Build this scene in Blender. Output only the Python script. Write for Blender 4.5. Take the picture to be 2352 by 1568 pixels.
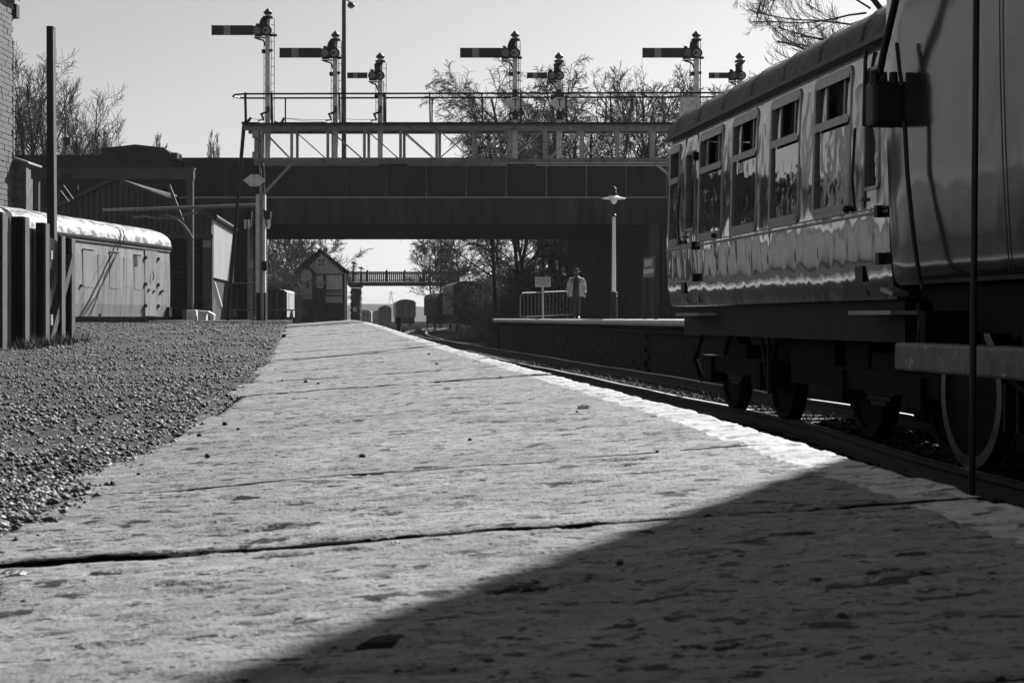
import bpy, bmesh, math, random
import numpy as np
from mathutils import Vector, Matrix, noise
PI = math.pi
for o in list(bpy.data.objects): bpy.data.objects.remove(o)
S = bpy.context.scene
COL = S.collection

# ------------------------------------------------------------------ camera, sky, sun, exposure
F, HZ, HC = 3920.0, 730.0, 0.34            # focal length in survey units, eye level row, eye height above the platform
cam = bpy.data.cameras.new('camera'); camo = bpy.data.objects.new('camera', cam); COL.objects.link(camo)
camo.location = (0, 0, HC); camo.rotation_euler = (PI/2, 0, 0)
cam.lens = 60; cam.sensor_width = 36; cam.shift_y = -54/2352; cam.clip_start = .05; cam.clip_end = 6000
cam.dof.use_dof = True; cam.dof.focus_distance = 26; cam.dof.aperture_fstop = 18
S.camera = camo
SUN_AZ, SUN_EL = math.radians(29), math.radians(34)
W = bpy.data.worlds.new('World'); S.world = W; W.use_nodes = True
nt = W.node_tree; nt.nodes.clear()
sky = nt.nodes.new('ShaderNodeTexSky'); sky.sky_type = 'NISHITA'; sky.sun_disc = False
sky.sun_elevation = SUN_EL; sky.sun_rotation = SUN_AZ; sky.air_density = 1.0; sky.dust_density = 1.2; sky.altitude = 80
bw = nt.nodes.new('ShaderNodeRGBToBW'); bg = nt.nodes.new('ShaderNodeBackground'); wo = nt.nodes.new('ShaderNodeOutputWorld')
bg.inputs['Strength'].default_value = 0.05
nt.links.new(sky.outputs[0], bw.inputs[0]); nt.links.new(bw.outputs[0], bg.inputs['Color']); nt.links.new(bg.outputs[0], wo.inputs['Surface'])
sl = bpy.data.lights.new('sun', 'SUN'); slo = bpy.data.objects.new('sun', sl); COL.objects.link(slo)
sl.energy = 5.0; sl.angle = math.radians(.25); sl.color = (1, 1, 1)
sd = Vector((math.sin(SUN_AZ)*math.cos(SUN_EL), math.cos(SUN_AZ)*math.cos(SUN_EL), math.sin(SUN_EL)))
slo.rotation_euler = (-sd).to_track_quat('-Z', 'Y').to_euler()
S.view_settings.view_transform = 'Standard'; S.view_settings.look = 'None'; S.view_settings.gamma = 1
S.view_settings.exposure = 0.85
S.render.engine = 'CYCLES'
S.cycles.max_bounces = 6; S.cycles.diffuse_bounces = 2; S.cycles.glossy_bounces = 3; S.cycles.transmission_bounces = 3; S.cycles.volume_bounces = 0
S.cycles.caustics_reflective = False; S.cycles.caustics_refractive = False

# ------------------------------------------------------------------ helpers
def P(x, y, Z): return Vector(((x-1176)*Z/F, Z, HC+(HZ-y)*Z/F))
ORG = {}
def root_of(o):
    while o.parent: o = o.parent
    return o
def tag(o, label=None, cat=None, group=None, kind=None):
    if label: o['label'] = label
    if cat: o['category'] = cat
    if group: o['group'] = group
    if kind: o['kind'] = kind
    return o
def thing(name, label, cat, loc=(0, 0, 0), rotz=0, group=None, kind=None):
    o = bpy.data.objects.new(name, None); COL.objects.link(o)
    o.empty_display_size = .2
    o.location = loc; o.rotation_euler = (0, 0, rotz)
    ORG[o.name] = (Matrix.Translation(Vector(loc)) @ Matrix.Rotation(rotz, 4, 'Z')).inverted()
    return tag(o, label, cat, group, kind)
def link(name, me, parent=None, mw=None):
    o = bpy.data.objects.new(name, me); COL.objects.link(o)
    if parent: o.parent = parent
    if mw is not None: o.matrix_local = mw
    return o
class MB:
    def __init__(s): s.v = []; s.f = []
    def add(s, vs, fs):
        k = len(s.v); s.v += [tuple(v) for v in vs]; s.f += [tuple(i+k for i in f) for f in fs]; return s
    def box(s, a, b):
        x0, y0, z0 = a; x1, y1, z1 = b
        if x0 > x1: x0, x1 = x1, x0
        if y0 > y1: y0, y1 = y1, y0
        if z0 > z1: z0, z1 = z1, z0
        return s.add([(x0,y0,z0),(x1,y0,z0),(x1,y1,z0),(x0,y1,z0),(x0,y0,z1),(x1,y0,z1),(x1,y1,z1),(x0,y1,z1)],
                     [(0,3,2,1),(4,5,6,7),(0,1,5,4),(1,2,6,5),(2,3,7,6),(3,0,4,7)])
    def beam(s, a, b, w, h, up=(0, 0, 1)):
        a = Vector(a); b = Vector(b); d = (b-a).normalized(); up = Vector(up)
        if abs(d.dot(up)) > .95: up = Vector((0, 1, 0))
        r = d.cross(up).normalized()*w/2; u = r.cross(d).normalized()*h/2
        return s.add([a-r-u, a+r-u, a+r+u, a-r+u, b-r-u, b+r-u, b+r+u, b-r+u],
                     [(0,1,2,3),(7,6,5,4),(0,4,5,1),(1,5,6,2),(2,6,7,3),(3,7,4,0)])
    def tube(s, pts, r, n=8, caps=True):
        pts = [Vector(p) for p in pts]; rs = r if isinstance(r, (list, tuple)) else [r]*len(pts)
        k = len(s.v); ref = None
        for i, p in enumerate(pts):
            d = (pts[min(i+1, len(pts)-1)]-pts[max(i-1, 0)]).normalized()
            if ref is None: ref = Vector((0,0,1)) if abs(d.z) < .9 else Vector((1,0,0))
            a = d.cross(ref).normalized(); b = d.cross(a).normalized(); ref = b.cross(d) if False else ref
            for j in range(n):
                t = 2*PI*j/n; s.v.append(tuple(p+(a*math.cos(t)+b*math.sin(t))*rs[i]))
        for i in range(len(pts)-1):
            for j in range(n):
                s.f.append((k+i*n+j, k+i*n+(j+1) % n, k+(i+1)*n+(j+1) % n, k+(i+1)*n+j))
        if caps:
            s.f.append(tuple(k+j for j in range(n))[::-1]); s.f.append(tuple(k+(len(pts)-1)*n+j for j in range(n)))
        return s
    def lathe(s, c, prof, n=16, axis='z', caps=True):
        k = len(s.v); c = Vector(c)
        for r, h in prof:
            for j in range(n):
                t = 2*PI*j/n; a, b = r*math.cos(t), r*math.sin(t)
                s.v.append(tuple(c+Vector({'z': (a, b, h), 'y': (a, h, b), 'x': (h, a, b)}[axis])))
        for i in range(len(prof)-1):
            for j in range(n): s.f.append((k+i*n+j, k+i*n+(j+1) % n, k+(i+1)*n+(j+1) % n, k+(i+1)*n+j))
        if caps: s.f.append(tuple(k+j for j in range(n))); s.f.append(tuple(k+(len(prof)-1)*n+j for j in range(n)))
        return s
    def prism(s, pts, d):
        pts = [Vector(p) for p in pts]; d = Vector(d); n = len(pts)
        return s.add(pts+[p+d for p in pts], [tuple(range(n))[::-1], tuple(range(n, 2*n))]+[(i, (i+1) % n, n+(i+1) % n, n+i) for i in range(n)])
    def grid(s, rows):
        k = len(s.v); m = len(rows[0])
        for r in rows: s.v += [tuple(p) for p in r]
        for i in range(len(rows)-1):
            for j in range(m-1): s.f.append((k+i*m+j, k+i*m+j+1, k+(i+1)*m+j+1, k+(i+1)*m+j))
        return s
    def build(s, name, m, parent=None, world=True, smooth=False, bevel=0, fix=True):
        vs = [Vector(v) for v in s.v]; loc = None
        if parent is None:
            xs = [v.x for v in vs]; ys = [v.y for v in vs]
            loc = Vector(((min(xs)+max(xs))/2, (min(ys)+max(ys))/2, min(v.z for v in vs))); vs = [v-loc for v in vs]
        elif world:
            rt = root_of(parent); M = ORG.get(rt.name)
            if M is None: M = Matrix.Translation(-rt.location)
            vs = [M @ v for v in vs]
        me = bpy.data.meshes.new(name); me.from_pydata([tuple(v) for v in vs], [], s.f)
        if fix:
            bm = bmesh.new(); bm.from_mesh(me); bmesh.ops.recalc_face_normals(bm, faces=bm.faces); bm.to_mesh(me); bm.free()
        me.materials.append(m)
        if smooth:
            me.polygons.foreach_set('use_smooth', [True]*len(me.polygons))
            if smooth != 'all': me.set_sharp_from_angle(angle=math.radians(38))
        o = link(name, me, parent)
        if loc is not None: o.location = loc
        if bevel:
            b = o.modifiers.new('bevel', 'BEVEL'); b.width = bevel; b.segments = 2; b.limit_method = 'ANGLE'
        return o
def raw(name, m, v, f, parent=None, smooth=False):
    me = bpy.data.meshes.new(name); v = np.asarray(v, dtype=np.float32); f = np.asarray(f, dtype=np.int32)
    me.vertices.add(len(v)); me.vertices.foreach_set('co', v.ravel())
    k = f.shape[1]; me.loops.add(f.size); me.loops.foreach_set('vertex_index', f.ravel())
    me.polygons.add(len(f)); me.polygons.foreach_set('loop_start', np.arange(len(f), dtype=np.int32)*k)
    me.update(calc_edges=True); me.validate()
    if smooth: me.polygons.foreach_set('use_smooth', np.ones(len(f), dtype=bool))
    me.materials.append(m)
    return link(name, me, parent)
def textpart(txt, size, m, parent, loc, rot, name='lettering', depth=.004, width=None):
    c = bpy.data.curves.new(name, 'FONT'); c.body = txt; c.size = size; c.align_x = 'CENTER'; c.align_y = 'CENTER'; c.extrude = depth; c.resolution_u = 3
    t = bpy.data.objects.new(name, c); COL.objects.link(t)
    dg = bpy.context.evaluated_depsgraph_get(); me = bpy.data.meshes.new_from_object(t.evaluated_get(dg))
    bpy.data.objects.remove(t); me.materials.clear(); me.materials.append(m); me.name = name
    wd = max(v.co.x for v in me.vertices)-min(v.co.x for v in me.vertices)
    sx = width/wd if width else 1
    M = ORG[root_of(parent).name]
    return link(name, me, parent, M @ Matrix.Translation(Vector(loc)) @ rot @ Matrix.Diagonal((sx, 1, 1, 1)))
FACE = Matrix.Rotation(PI/2, 4, 'X')      # lettering that faces -Y

# ------------------------------------------------------------------ materials (all neutral greys: the photograph is monochrome)
def mat(name, v, rough=.7, var=.25, scale=3, bump=0, bscale=30, stretch=(1, 1, 1), spec=.5, metal=0, v2=None, thr=.55, pscale=2, pstretch=(1, 1, 1), rvar=0, det=6, coat=0, soft=.06, bstretch=(1, 1, 1), more=(), mst=(1, 1, 1)):
    m = bpy.data.materials.new(name); m.use_nodes = True; n = m.node_tree; b = n.nodes['Principled BSDF']
    L = n.links.new; N = n.nodes.new
    tc = N('ShaderNodeTexCoord')
    def nz(sc, st, d=det, ro=.6):
        mp = N('ShaderNodeMapping'); mp.inputs['Scale'].default_value = st; L(tc.outputs['Object'], mp.inputs['Vector'])
        t = N('ShaderNodeTexNoise'); t.inputs['Scale'].default_value = sc; t.inputs['Detail'].default_value = d; t.inputs['Roughness'].default_value = ro
        L(mp.outputs[0], t.inputs['Vector']); return t.outputs['Fac']
    def mr(src, a0, a1, b0, b1):
        r = N('ShaderNodeMapRange'); L(src, r.inputs['Value'])
        for i, x in zip(('From Min', 'From Max', 'To Min', 'To Max'), (a0, a1, b0, b1)): r.inputs[i].default_value = x
        return r.outputs[0]
    f0 = nz(scale, stretch); col = mr(f0, .28, .72, v*(1-var), v*(1+var))
    if v2 is not None:
        p = mr(nz(pscale, pstretch), thr-soft, thr+soft, 0, 1)
        mx = N('ShaderNodeMix'); mx.data_type = 'FLOAT'; L(p, mx.inputs[0]); L(col, mx.inputs[2]); mx.inputs[3].default_value = v2; col = mx.outputs[0]
    for (vv, tt, ss, sf) in more:
        p = mr(nz(ss, mst, 4), tt-sf, tt+sf, 0, 1)
        mx = N('ShaderNodeMix'); mx.data_type = 'FLOAT'; L(p, mx.inputs[0]); L(col, mx.inputs[2]); mx.inputs[3].default_value = vv; col = mx.outputs[0]
    cc = N('ShaderNodeCombineColor')
    for i in range(3): L(col, cc.inputs[i])
    L(cc.outputs[0], b.inputs['Base Color'])
    b.inputs['Roughness'].default_value = rough; b.inputs['Metallic'].default_value = metal; b.inputs['Specular IOR Level'].default_value = spec
    if coat: b.inputs['Coat Weight'].default_value = coat; b.inputs['Coat Roughness'].default_value = .06
    if rvar: L(mr(f0, .3, .7, max(.03, rough-rvar), min(1, rough+rvar)), b.inputs['Roughness'])
    if bump:
        bp = N('ShaderNodeBump'); bp.inputs['Distance'].default_value = bump; bp.inputs['Strength'].default_value = 1
        L(nz(bscale, bstretch), bp.inputs['Height']); L(bp.outputs[0], b.inputs['Normal'])
        if coat: L(bp.outputs[0], b.inputs['Coat Normal'])
    return m
M = {}
M['stone'] = mat('flagstone', .265, .8, .32, 16, .005, 120, spec=.2, v2=.19, thr=.55, pscale=1.8, soft=.12, more=((.13, .575, 30, .03), (.012, .62, 13, .010), (.018, .625, 44, .012), (.02, .63, 80, .015), (.5, .71, 60, .02)), mst=(.65, 1, 1))  # near-black noise marks hold cleft dirt and painted cleft shadow together
M['edge_paint'] = mat('edge_paint', .42, .7, .3, 9, .003, 60, v2=.14, thr=.57, pscale=14, soft=.04, spec=.25, more=((.02, .63, 17, .012),), mst=(.6, 1, 1))
M['joint'] = mat('joint_dirt_shade', .010, .95, .4, 20, .01, 40, spec=.1)  # near-black: joint dirt with the gap's shade put into the colour
M['gravel'] = mat('gravel_bed', .05, .9, .7, 70, .02, 60, v2=.13, thr=.60, pscale=.9, pstretch=(1, 1.3, 1), soft=.08, spec=.2, more=((.012, .56, 55, .03), (.26, .63, 90, .02)))
M['stones'] = mat('gravel_stone', .075, .65, .95, 18, .002, 90, spec=.35)
M['pebble'] = mat('dark_pebble', .025, .8, .4, 60, .002, 80)
M['pale_chip'] = mat('pale_chip', .6, .8, .25, 60, .003, 80)
M['ground'] = mat('cinder_ground', .012, 1, .5, .6, .02, 12, spec=0)
M['ballast'] = mat('dark_ballast', .014, .9, .5, 14, .02, 25, spec=.1)
M['rail_side'] = mat('rusty_rail', .02, .7, .3, 12, .002, 60)
M['rail_top'] = mat('worn_rail_top', .55, .38, .2, 15, metal=1, rvar=.06)
M['sleeper'] = mat('sleeper_wood', .03, .85, .4, 8, .004, 30)
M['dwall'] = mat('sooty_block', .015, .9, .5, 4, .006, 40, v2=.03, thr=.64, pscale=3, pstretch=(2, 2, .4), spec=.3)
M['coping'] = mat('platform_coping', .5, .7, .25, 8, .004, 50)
M['paving'] = mat('platform_paving', .42, .75, .3, 3, .004, 40)
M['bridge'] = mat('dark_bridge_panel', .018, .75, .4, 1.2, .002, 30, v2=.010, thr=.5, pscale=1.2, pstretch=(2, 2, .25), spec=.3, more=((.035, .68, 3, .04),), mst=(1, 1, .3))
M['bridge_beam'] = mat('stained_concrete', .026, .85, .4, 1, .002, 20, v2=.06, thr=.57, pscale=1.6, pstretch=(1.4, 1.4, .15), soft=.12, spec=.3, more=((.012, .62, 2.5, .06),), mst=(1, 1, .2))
M['ledge'] = mat('pale_ledge', .5, .7, .2, 6)
M['dark'] = mat('dark_steel', .01, .55, .4, 6, .001, 40, spec=.3)
M['black'] = mat('black_paint', .005, .5, .3, 6, spec=.3)
M['cream'] = mat('gantry_paint', .24, .6, .25, 5, .001, 40, v2=.08, thr=.62, pscale=7)
M['post_white'] = mat('post_paint', .55, .5, .22, 7, .001, 30, v2=.14, thr=.64, pscale=5, pstretch=(1, 1, .5))
M['arm'] = mat('signal_arm', .022, .5, .15, 6, spec=.3)
M['stripe'] = mat('signal_stripe', .2, .5, .12, 8)
M['lens_r'] = mat('signal_lens', .06, .15, .2, 12, coat=.5)
M['white'] = mat('white_enamel', .62, .45, .1, 6)
M['sign_dark'] = mat('dark_enamel', .05, .35, .15, 5)
M['letter'] = mat('pale_letter', .7, .5, .1, 9)
M['inkletter'] = mat('ink_letter', .02, .6, .1, 9)
M['coach'] = mat('coach_paint', .024, .11, .35, 1.6, .020, 1.7, stretch=(1, 1, .25), coat=1.0, v2=.015, thr=.56, pscale=3, pstretch=(2, 2, .3), spec=.5, bstretch=(1, 1.3, .9), det=1.8)
M['coach2'] = mat('near_coach_paint', .022, .15, .2, 1.2, .006, 1.9, coat=.25, spec=.4, det=2)
M['wframe'] = mat('window_frame', .15, .32, .3, 9, .0008, 60, spec=.6, metal=.25, v2=.07, thr=.6, pscale=9)
M['roof'] = mat('sooty_roof', .014, .6, .6, 3, .03, 12, v2=.045, thr=.58, pscale=5, spec=.4, bstretch=(1, .7, 1))
M['gutter'] = mat('gutter', .03, .5, .4, 5)
M['under'] = mat('underframe_grime', .004, .85, .5, 6, .004, 30, spec=.2)
M['solebar'] = mat('solebar', .011, .7, .4, 5, .002, 30, spec=.3)
M['step'] = mat('worn_step_board', .28, .6, .4, 9, .004, 40, pstretch=(1, 6, 1))
M['beam_wood'] = mat('battered_plank', .11, .6, .45, 6, .008, 22, v2=.4, thr=.66, pscale=7)
M['tyre'] = mat('wheel_tyre', .12, .4, .35, 9, metal=.8, rvar=.1)
M['glass'] = mat('window_glass', .012, .03, .1, 2, .006, 3.2, spec=1.0, coat=.8, det=2)
M['interior'] = mat('coach_interior', .015, .9, .3, 3)
M['van'] = mat('faded_van_paint', .24, .6, .25, 1.4, .002, 10, stretch=(1, 1, .3), v2=.12, thr=.57, pscale=3.2, pstretch=(1.5, 1.5, .2), soft=.12)
M['van_roof'] = mat('flaking_van_roof', .36, .6, .25, 4, .02, 7, v2=.03, thr=.52, pscale=5, soft=.03, pstretch=(1, .45, 1), spec=.3)
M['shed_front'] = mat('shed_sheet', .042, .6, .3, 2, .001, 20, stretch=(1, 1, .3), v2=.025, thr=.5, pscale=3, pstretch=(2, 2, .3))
M['shed_side'] = mat('shed_side_sunlit', .6, .6, .2, 2, stretch=(1, 1, .3))  # sunlit copy of the front sheet, sunlight put into the pale tone
M['shutter'] = mat('roller_shutter', .008, .6, .2, 4, spec=.3)
M['frame'] = mat('grey_steel_frame', .035, .6, .35, 4, .002, 30)
M['fence'] = mat('tarred_timber', .008, .85, .4, 6, .006, 25, bstretch=(1, 1, .2), spec=.3)
M['fence_rail'] = mat('weathered_rail', .06, .8, .35, 5, .004, 30)
M['sheet'] = mat('corrugated_sheet', .16, .5, .3, 3)
M['brick'] = mat('weathered_stone_block', .13, .8, .5, 3.5, .008, 25, v2=.05, thr=.55, pscale=3, soft=.15)
M['mortar'] = mat('mortar', .3, .9, .25, 12, .004, 40)
M['bark'] = mat('bark', .018, .9, .4, 4, spec=.2)
M['twig'] = mat('twig', .032, .9, .3, 3, spec=.2)
M['bark_far'] = mat('bark_far', .05, .9, .3, 3)
M['leaf'] = mat('leaf', .05, .45, .6, 2, spec=.5)
M['earth'] = mat('embankment_earth', .012, .95, .5, 1.5, .03, 5, spec=.2)
M['hill'] = mat('wooded_hill', .05, .95, .4, .03)
M['board'] = mat('painted_board', .55, .6, .2, 3, .001, 30)
M['board_dk'] = mat('dark_board', .008, .7, .3, 3, spec=.3)
M['slate'] = mat('slate_roof', .012, .9, .3, 6, .004, 20, spec=.2)
M['winframe'] = mat('white_glazing_bar', .75, .5, .1, 5)
M['pane'] = mat('sky_bright_pane', .7, .12, .4, 2.5, spec=.8)  # pale opaque colour stands for the bright sky seen through the glass
M['wagon'] = mat('wagon_planks', .007, .75, .3, 2, spec=.3)
M['wagon_grey'] = mat('grey_wagon', .10, .6, .25, 1.5)
M['cloud'] = mat('pale_van_side', .4, .6, .2, 2)
M['jacket'] = mat('pale_jacket', .26, .7, .2, 9, .004, 25)
M['band'] = mat('reflective_band', .5, .4, .1, 12)
M['cloth'] = mat('dark_cloth', .012, .8, .3, 9)
M['skin'] = mat('skin', .2, .55, .15, 12)
M['hair'] = mat('hair', .1, .6, .3, 30)
M['shoe'] = mat('shoe', .012, .35, .2, 9)
M['lamp_glass'] = mat('lamp_globe', .5, .08, .1, 4, coat=.6)
M['old_rail'] = mat('weathered_timber_rail', .24, .8, .35, 5, .004, 30)
M['rib'] = mat('ribbed_wall', .03, .7, .35, 2, spec=.3, v2=.018, thr=.5, pscale=2, pstretch=(2, 2, .2))
M['gauge'] = mat('dull_galvanised', .13, .6, .3, 6)
M['notice'] = mat('notice_enamel', .34, .5, .1, 6)
M['chord'] = mat('girder_paint', .16, .6, .3, 5, .001, 40, v2=.06, thr=.6, pscale=6)

# ------------------------------------------------------------------ near platform
RZ = -.71                                   # top of rails
def smooth(t): t = max(0., min(1., t)); return t*t*(3-2*t)
def zc(Z): return .27*smooth((Z-10)/38)
EDGE = [(-4, 1.48), (0, 1.16), (2, 1.0), (4, .845), (6.2, .67), (10.9, .206), (18, -.62), (26, -1.6), (48, -4.36), (60, -5.9)]
def Xe(Z):
    for (a, b), (c, d) in zip(EDGE, EDGE[1:]):
        if Z <= c: return b+(d-b)*(Z-a)/(c-a)
    return EDGE[-1][1]-(Z-60)*.126
CF = .068
def fbm(x, y, z=0., o=4): return noise.fractal(Vector((x, y, z)), .9, 2.1, o)
def riven(X, Z, amp=1.):
    a = fbm(X*4, Z*9, 3.1, 5); b = fbm(X*1.6, Z*1.6, 9.7, 3)
    q = a*3.4+b*1.3; t = q-math.floor(q); st = math.floor(q)+smooth((t-.92)/.08)
    pit = smooth((fbm(X*5+40, Z*14, 17., 3)-.40)/.05)*.006
    return amp*(st*.0019+a*.0004+b*.0006-pit)
def Hbase(X, Z): return zc(Z)+CF*(X-Xe(Z))
plat = MB()
rows = []
for i in range(60):
    Z = -4+i*1.08
    e = Xe(Z)-.035
    rows.append([(e-2.6, Z, Hbase(e-2.6, Z)-.07), (e-1.2, Z, Hbase(e-1.2, Z)-.055), (e, Z, zc(Z)-.055), (e-.01, Z, RZ-.3)])
plat.grid(rows)
Zend = rows[-1][0][1]; e = Xe(Zend)-.035
plat.add([(e-2.6, Zend, Hbase(e-2.6, Zend)-.07), (e, Zend, zc(Zend)-.055), (e-1.2, Zend+5, RZ-.3), (e-3.8, Zend+5, RZ-.3)], [(0, 1, 2, 3)])
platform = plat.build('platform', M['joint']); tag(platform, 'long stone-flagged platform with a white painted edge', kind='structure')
rng = random.Random(5)
joints = [(.2, .02), (1.75, .008), (3.24, .10), (4.63, .003), (6.3, .004), (8.2, .003), (10.4, .10), (12.3, .012), (14.2, .05), (16.2, .02), (17.8, .03)]
z = 17.8
while z < 55: z += rng.uniform(1.7, 2.9); joints.append((z, rng.choice([.012, .02, .035])))
def joint_line(k, u):                        # Z of joint k at u in 0..1 across the slab
    Z0, g = joints[k]
    return Z0+(u-.5)*(.10+.06*math.sin(k*2.3))+.007*fbm(u*7, k*3.3, 1.)+.003*fbm(u*40, k*3.3, 1.)
for k in range(len(joints)-1):
    Z0 = joints[k][0]; Zn = joints[k+1][0]; Zm = (Z0+Zn)/2
    wd = 1.95+[.0, .05, .04, .10, .0, -.06, .08, -.02, .05, 0][k % 10]*1.0
    st = .0095 if Zm < 4.2 else .016 if Zm < 9 else .03 if Zm < 16 else .09
    nx = int(wd/min(st, .03)); nz = max(4, int((Zn-Z0)/(st if Zm < 16 else .14)))
    off = rng.uniform(-.002, .002); tx = rng.uniform(-.004, .004); tz = rng.uniform(-.003, .003)
    V = np.zeros((nz+1, nx+1, 3))
    for j in range(nx+1):
        u = j/nx; a = joint_line(k, u)+joints[k][1]*(.5-.36*u); b = joint_line(k+1, u)-joints[k+1][1]*(.5-.36*u)
        for i in range(nz+1):
            Z = a+(b-a)*i/nz; e = Xe(Z)+.005*fbm(Z*2.5, 7.)+.002*fbm(Z*14, 3.)
            w = wd+.03*fbm(Z*1.7, 31.)+.012*fbm(Z*9, 3.); X = e-w*(1-u)
            ed = min((Z-a), (b-Z), (X-(e-w)), (e-X)); rd = (.008 if min(joints[k][1] if Z-a < b-Z else joints[k+1][1], 1) > .006 or min(X-(e-w), e-X) < .03 else .002)*(1-smooth(ed/.018))*(.6+.8*abs(fbm(X*4, Z*4, 2.)))
            V[i, j] = (X, Z, Hbase(X, Z)+off+tx*(u-.5)+tz*(i/nz-.5)+riven(X, Z)-rd)
    idx = np.arange((nz+1)*(nx+1)).reshape(nz+1, nx+1)
    f = np.stack([idx[:-1, :-1], idx[:-1, 1:], idx[1:, 1:], idx[1:, :-1]], -1).reshape(-1, 4)
    v = V.reshape(-1, 3)
    per = np.concatenate([idx[0, :], idx[1:, -1], idx[-1, -2::-1], idx[-2:0:-1, 0]])
    lo = v[per].copy(); lo[:, 2] -= .14; n0 = len(v); m = len(per); ar = np.arange(m)
    sk = np.stack([per, n0+ar, n0+(ar+1) % m, per[(ar+1) % m]], -1)
    so = raw('slab', M['stone'], np.concatenate([v, lo])-np.array(platform.location), np.concatenate([f, sk]), platform, smooth=False)
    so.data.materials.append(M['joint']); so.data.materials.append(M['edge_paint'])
    cX = V[:-1, :-1, 0]*.5+V[:-1, 1:, 0]*.5; cZ = V[:-1, :-1, 1]; er = V[:-1, -1:, 0]-cX          # the worn white line painted along the edge
    wl = np.array([[.155+.012*fbm(zq*5, 55.)+.012*fbm(zq*21, 5.) for zq in cZ[:, -1]]]).T
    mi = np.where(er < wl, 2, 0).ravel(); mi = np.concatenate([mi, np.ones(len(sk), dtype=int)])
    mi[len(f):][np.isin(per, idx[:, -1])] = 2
    so.data.polygons.foreach_set('material_index', mi.astype(np.int32))
# ------------------------------------------------------------------ gravel yard left of the slabs
def G(X, Z):
    return zc(Z)-.140+.13*smooth((Z-14)/30)+.012*fbm(X*1.1, Z*1.1, 4., 3)
Zs = [1.5]
while Zs[-1] < 110: Zs.append(Zs[-1]*1.018+.01)
rows = []
for Z in Zs:
    xr = Xe(min(Z, 60))-1.93-(0 if Z < 56 else (Z-56)*.2)
    rows.append([(xr-t*t*46-.0, Z, (G(xr-t*t*46, Z)+.006*fbm((xr-t*t*46)*14, Z*14, 8., 2))-(.012 if t == 0 else 0)) for t in [q/60 for q in range(61)]])
yard = MB().grid(rows).build('gravel_yard', M['gravel'], fix=False, smooth='all'); tag(yard, 'stony gravel yard beside the platform slabs', kind='structure')
def stones(name, m, pts, parent=None, seed=1, flat=.7):
    r = np.random.default_rng(seed); n = len(pts); pts = np.asarray(pts)
    base = np.array([(1,0,0),(-1,0,0),(0,1,0),(0,-1,0),(0,0,1),(0,0,-1)], float)
    tri = np.array([(0,2,4),(2,1,4),(1,3,4),(3,0,4),(2,0,5),(1,2,5),(3,1,5),(0,3,5)])
    j = base[None]*(1+r.uniform(-.45, .45, (n, 6, 1)))+r.uniform(-.35, .35, (n, 6, 3))
    a = r.uniform(0, 2*PI, n); c, s = np.cos(a)[:, None], np.sin(a)[:, None]
    x, y = j[..., 0]*c-j[..., 1]*s, j[..., 0]*s+j[..., 1]*c
    j = np.stack([x, y, j[..., 2]*flat], -1)*pts[:, 3][:, None, None]
    v = (pts[:, None, :3]+j).reshape(-1, 3)
    f = (tri[None]+np.arange(n)[:, None, None]*6).reshape(-1, 3)
    return raw(name, m, v, f, parent)
r = np.random.default_rng(3); pts = []
while len(pts) < 74000:
    Z = 2.2+40*r.random()**3.3; X = Xe(Z)-1.9-r.random()**1.15*max(2.2, .31*Z+1.0)
    if X < -.315*Z-2.2: continue
    near = X > Xe(Z)-1.99+.13*fbm(Z*1.4, 61.)+.05*fbm(Z*6, 63.)
    if near and r.random() > .12: continue
    if fbm(X*.9, Z*.45, 88., 3) > .16 and r.random() < .75: continue
    k = r.random(); rad = (.0032+.012*k*k*k*k)*(1+.035*Z) if r.random() < .985 else .011+.012*r.random()
    pts.append((X, Z, max(G(X, Z), Hbase(X, Z)-.004 if X > Xe(Z)-1.97 else -9)+rad*.25, rad))
g = stones('gravel_stones', M['stones'], pts, None, 4); tag(g, 'loose grey gravel stones strewn over the yard', 'gravel', kind='stuff')
pts = []
for _ in range(5200):
    Z = 2.3+9*r.random()**1.6; X = Xe(Z)-1.95-.10*r.random()**2+.05*r.normal(); rad = .002+.005*r.random()**2
    pts.append((X, Z, max(G(X, Z), Hbase(X, Z)-.02)+rad*.3, rad))
g = stones('pale_grit', M['pale_chip'], pts[:1500], None, 9); tag(g, 'pale grit gathered along the slab edge', 'grit', kind='stuff')
pts = []
for _ in range(6000):  # pale stones imitate sun glints on the gravel by colour
    Z = 2.6+30*r.random()**2.2; X = Xe(Z)-2.0-r.random()*max(.4, .31*Z-1.0); rad = (.003+.005*r.random()**2)*(1+.03*Z)
    if X < -.315*Z-.2: continue
    pts.append((X, Z, G(X, Z)+rad*.9+.004, rad))
g = stones('glint_chips', M['pale_chip'], pts, None, 29); tag(g, 'pale chips standing in for glints in the gravel', 'gravel', kind='stuff')
pts = []
for _ in range(900):
    Z = 2.6+16*r.random()**1.7; X = Xe(Z)-1.97-r.random()**2*max(.4, .31*Z-1.2)+.05*r.normal(); rad = .004+.010*r.random()**2
    if X < -.315*Z-.2 or X > Xe(Z)-1.86: continue
    pts.append((X, Z, max(G(X, Z), Hbase(X, Z)-.01 if X > Xe(Z)-1.95 else -9)+rad*.35, rad))
g = stones('dark_gravel', M['pebble'], pts, None, 19); tag(g, 'larger dark stones scattered through the gravel', 'gravel', kind='stuff')
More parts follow.
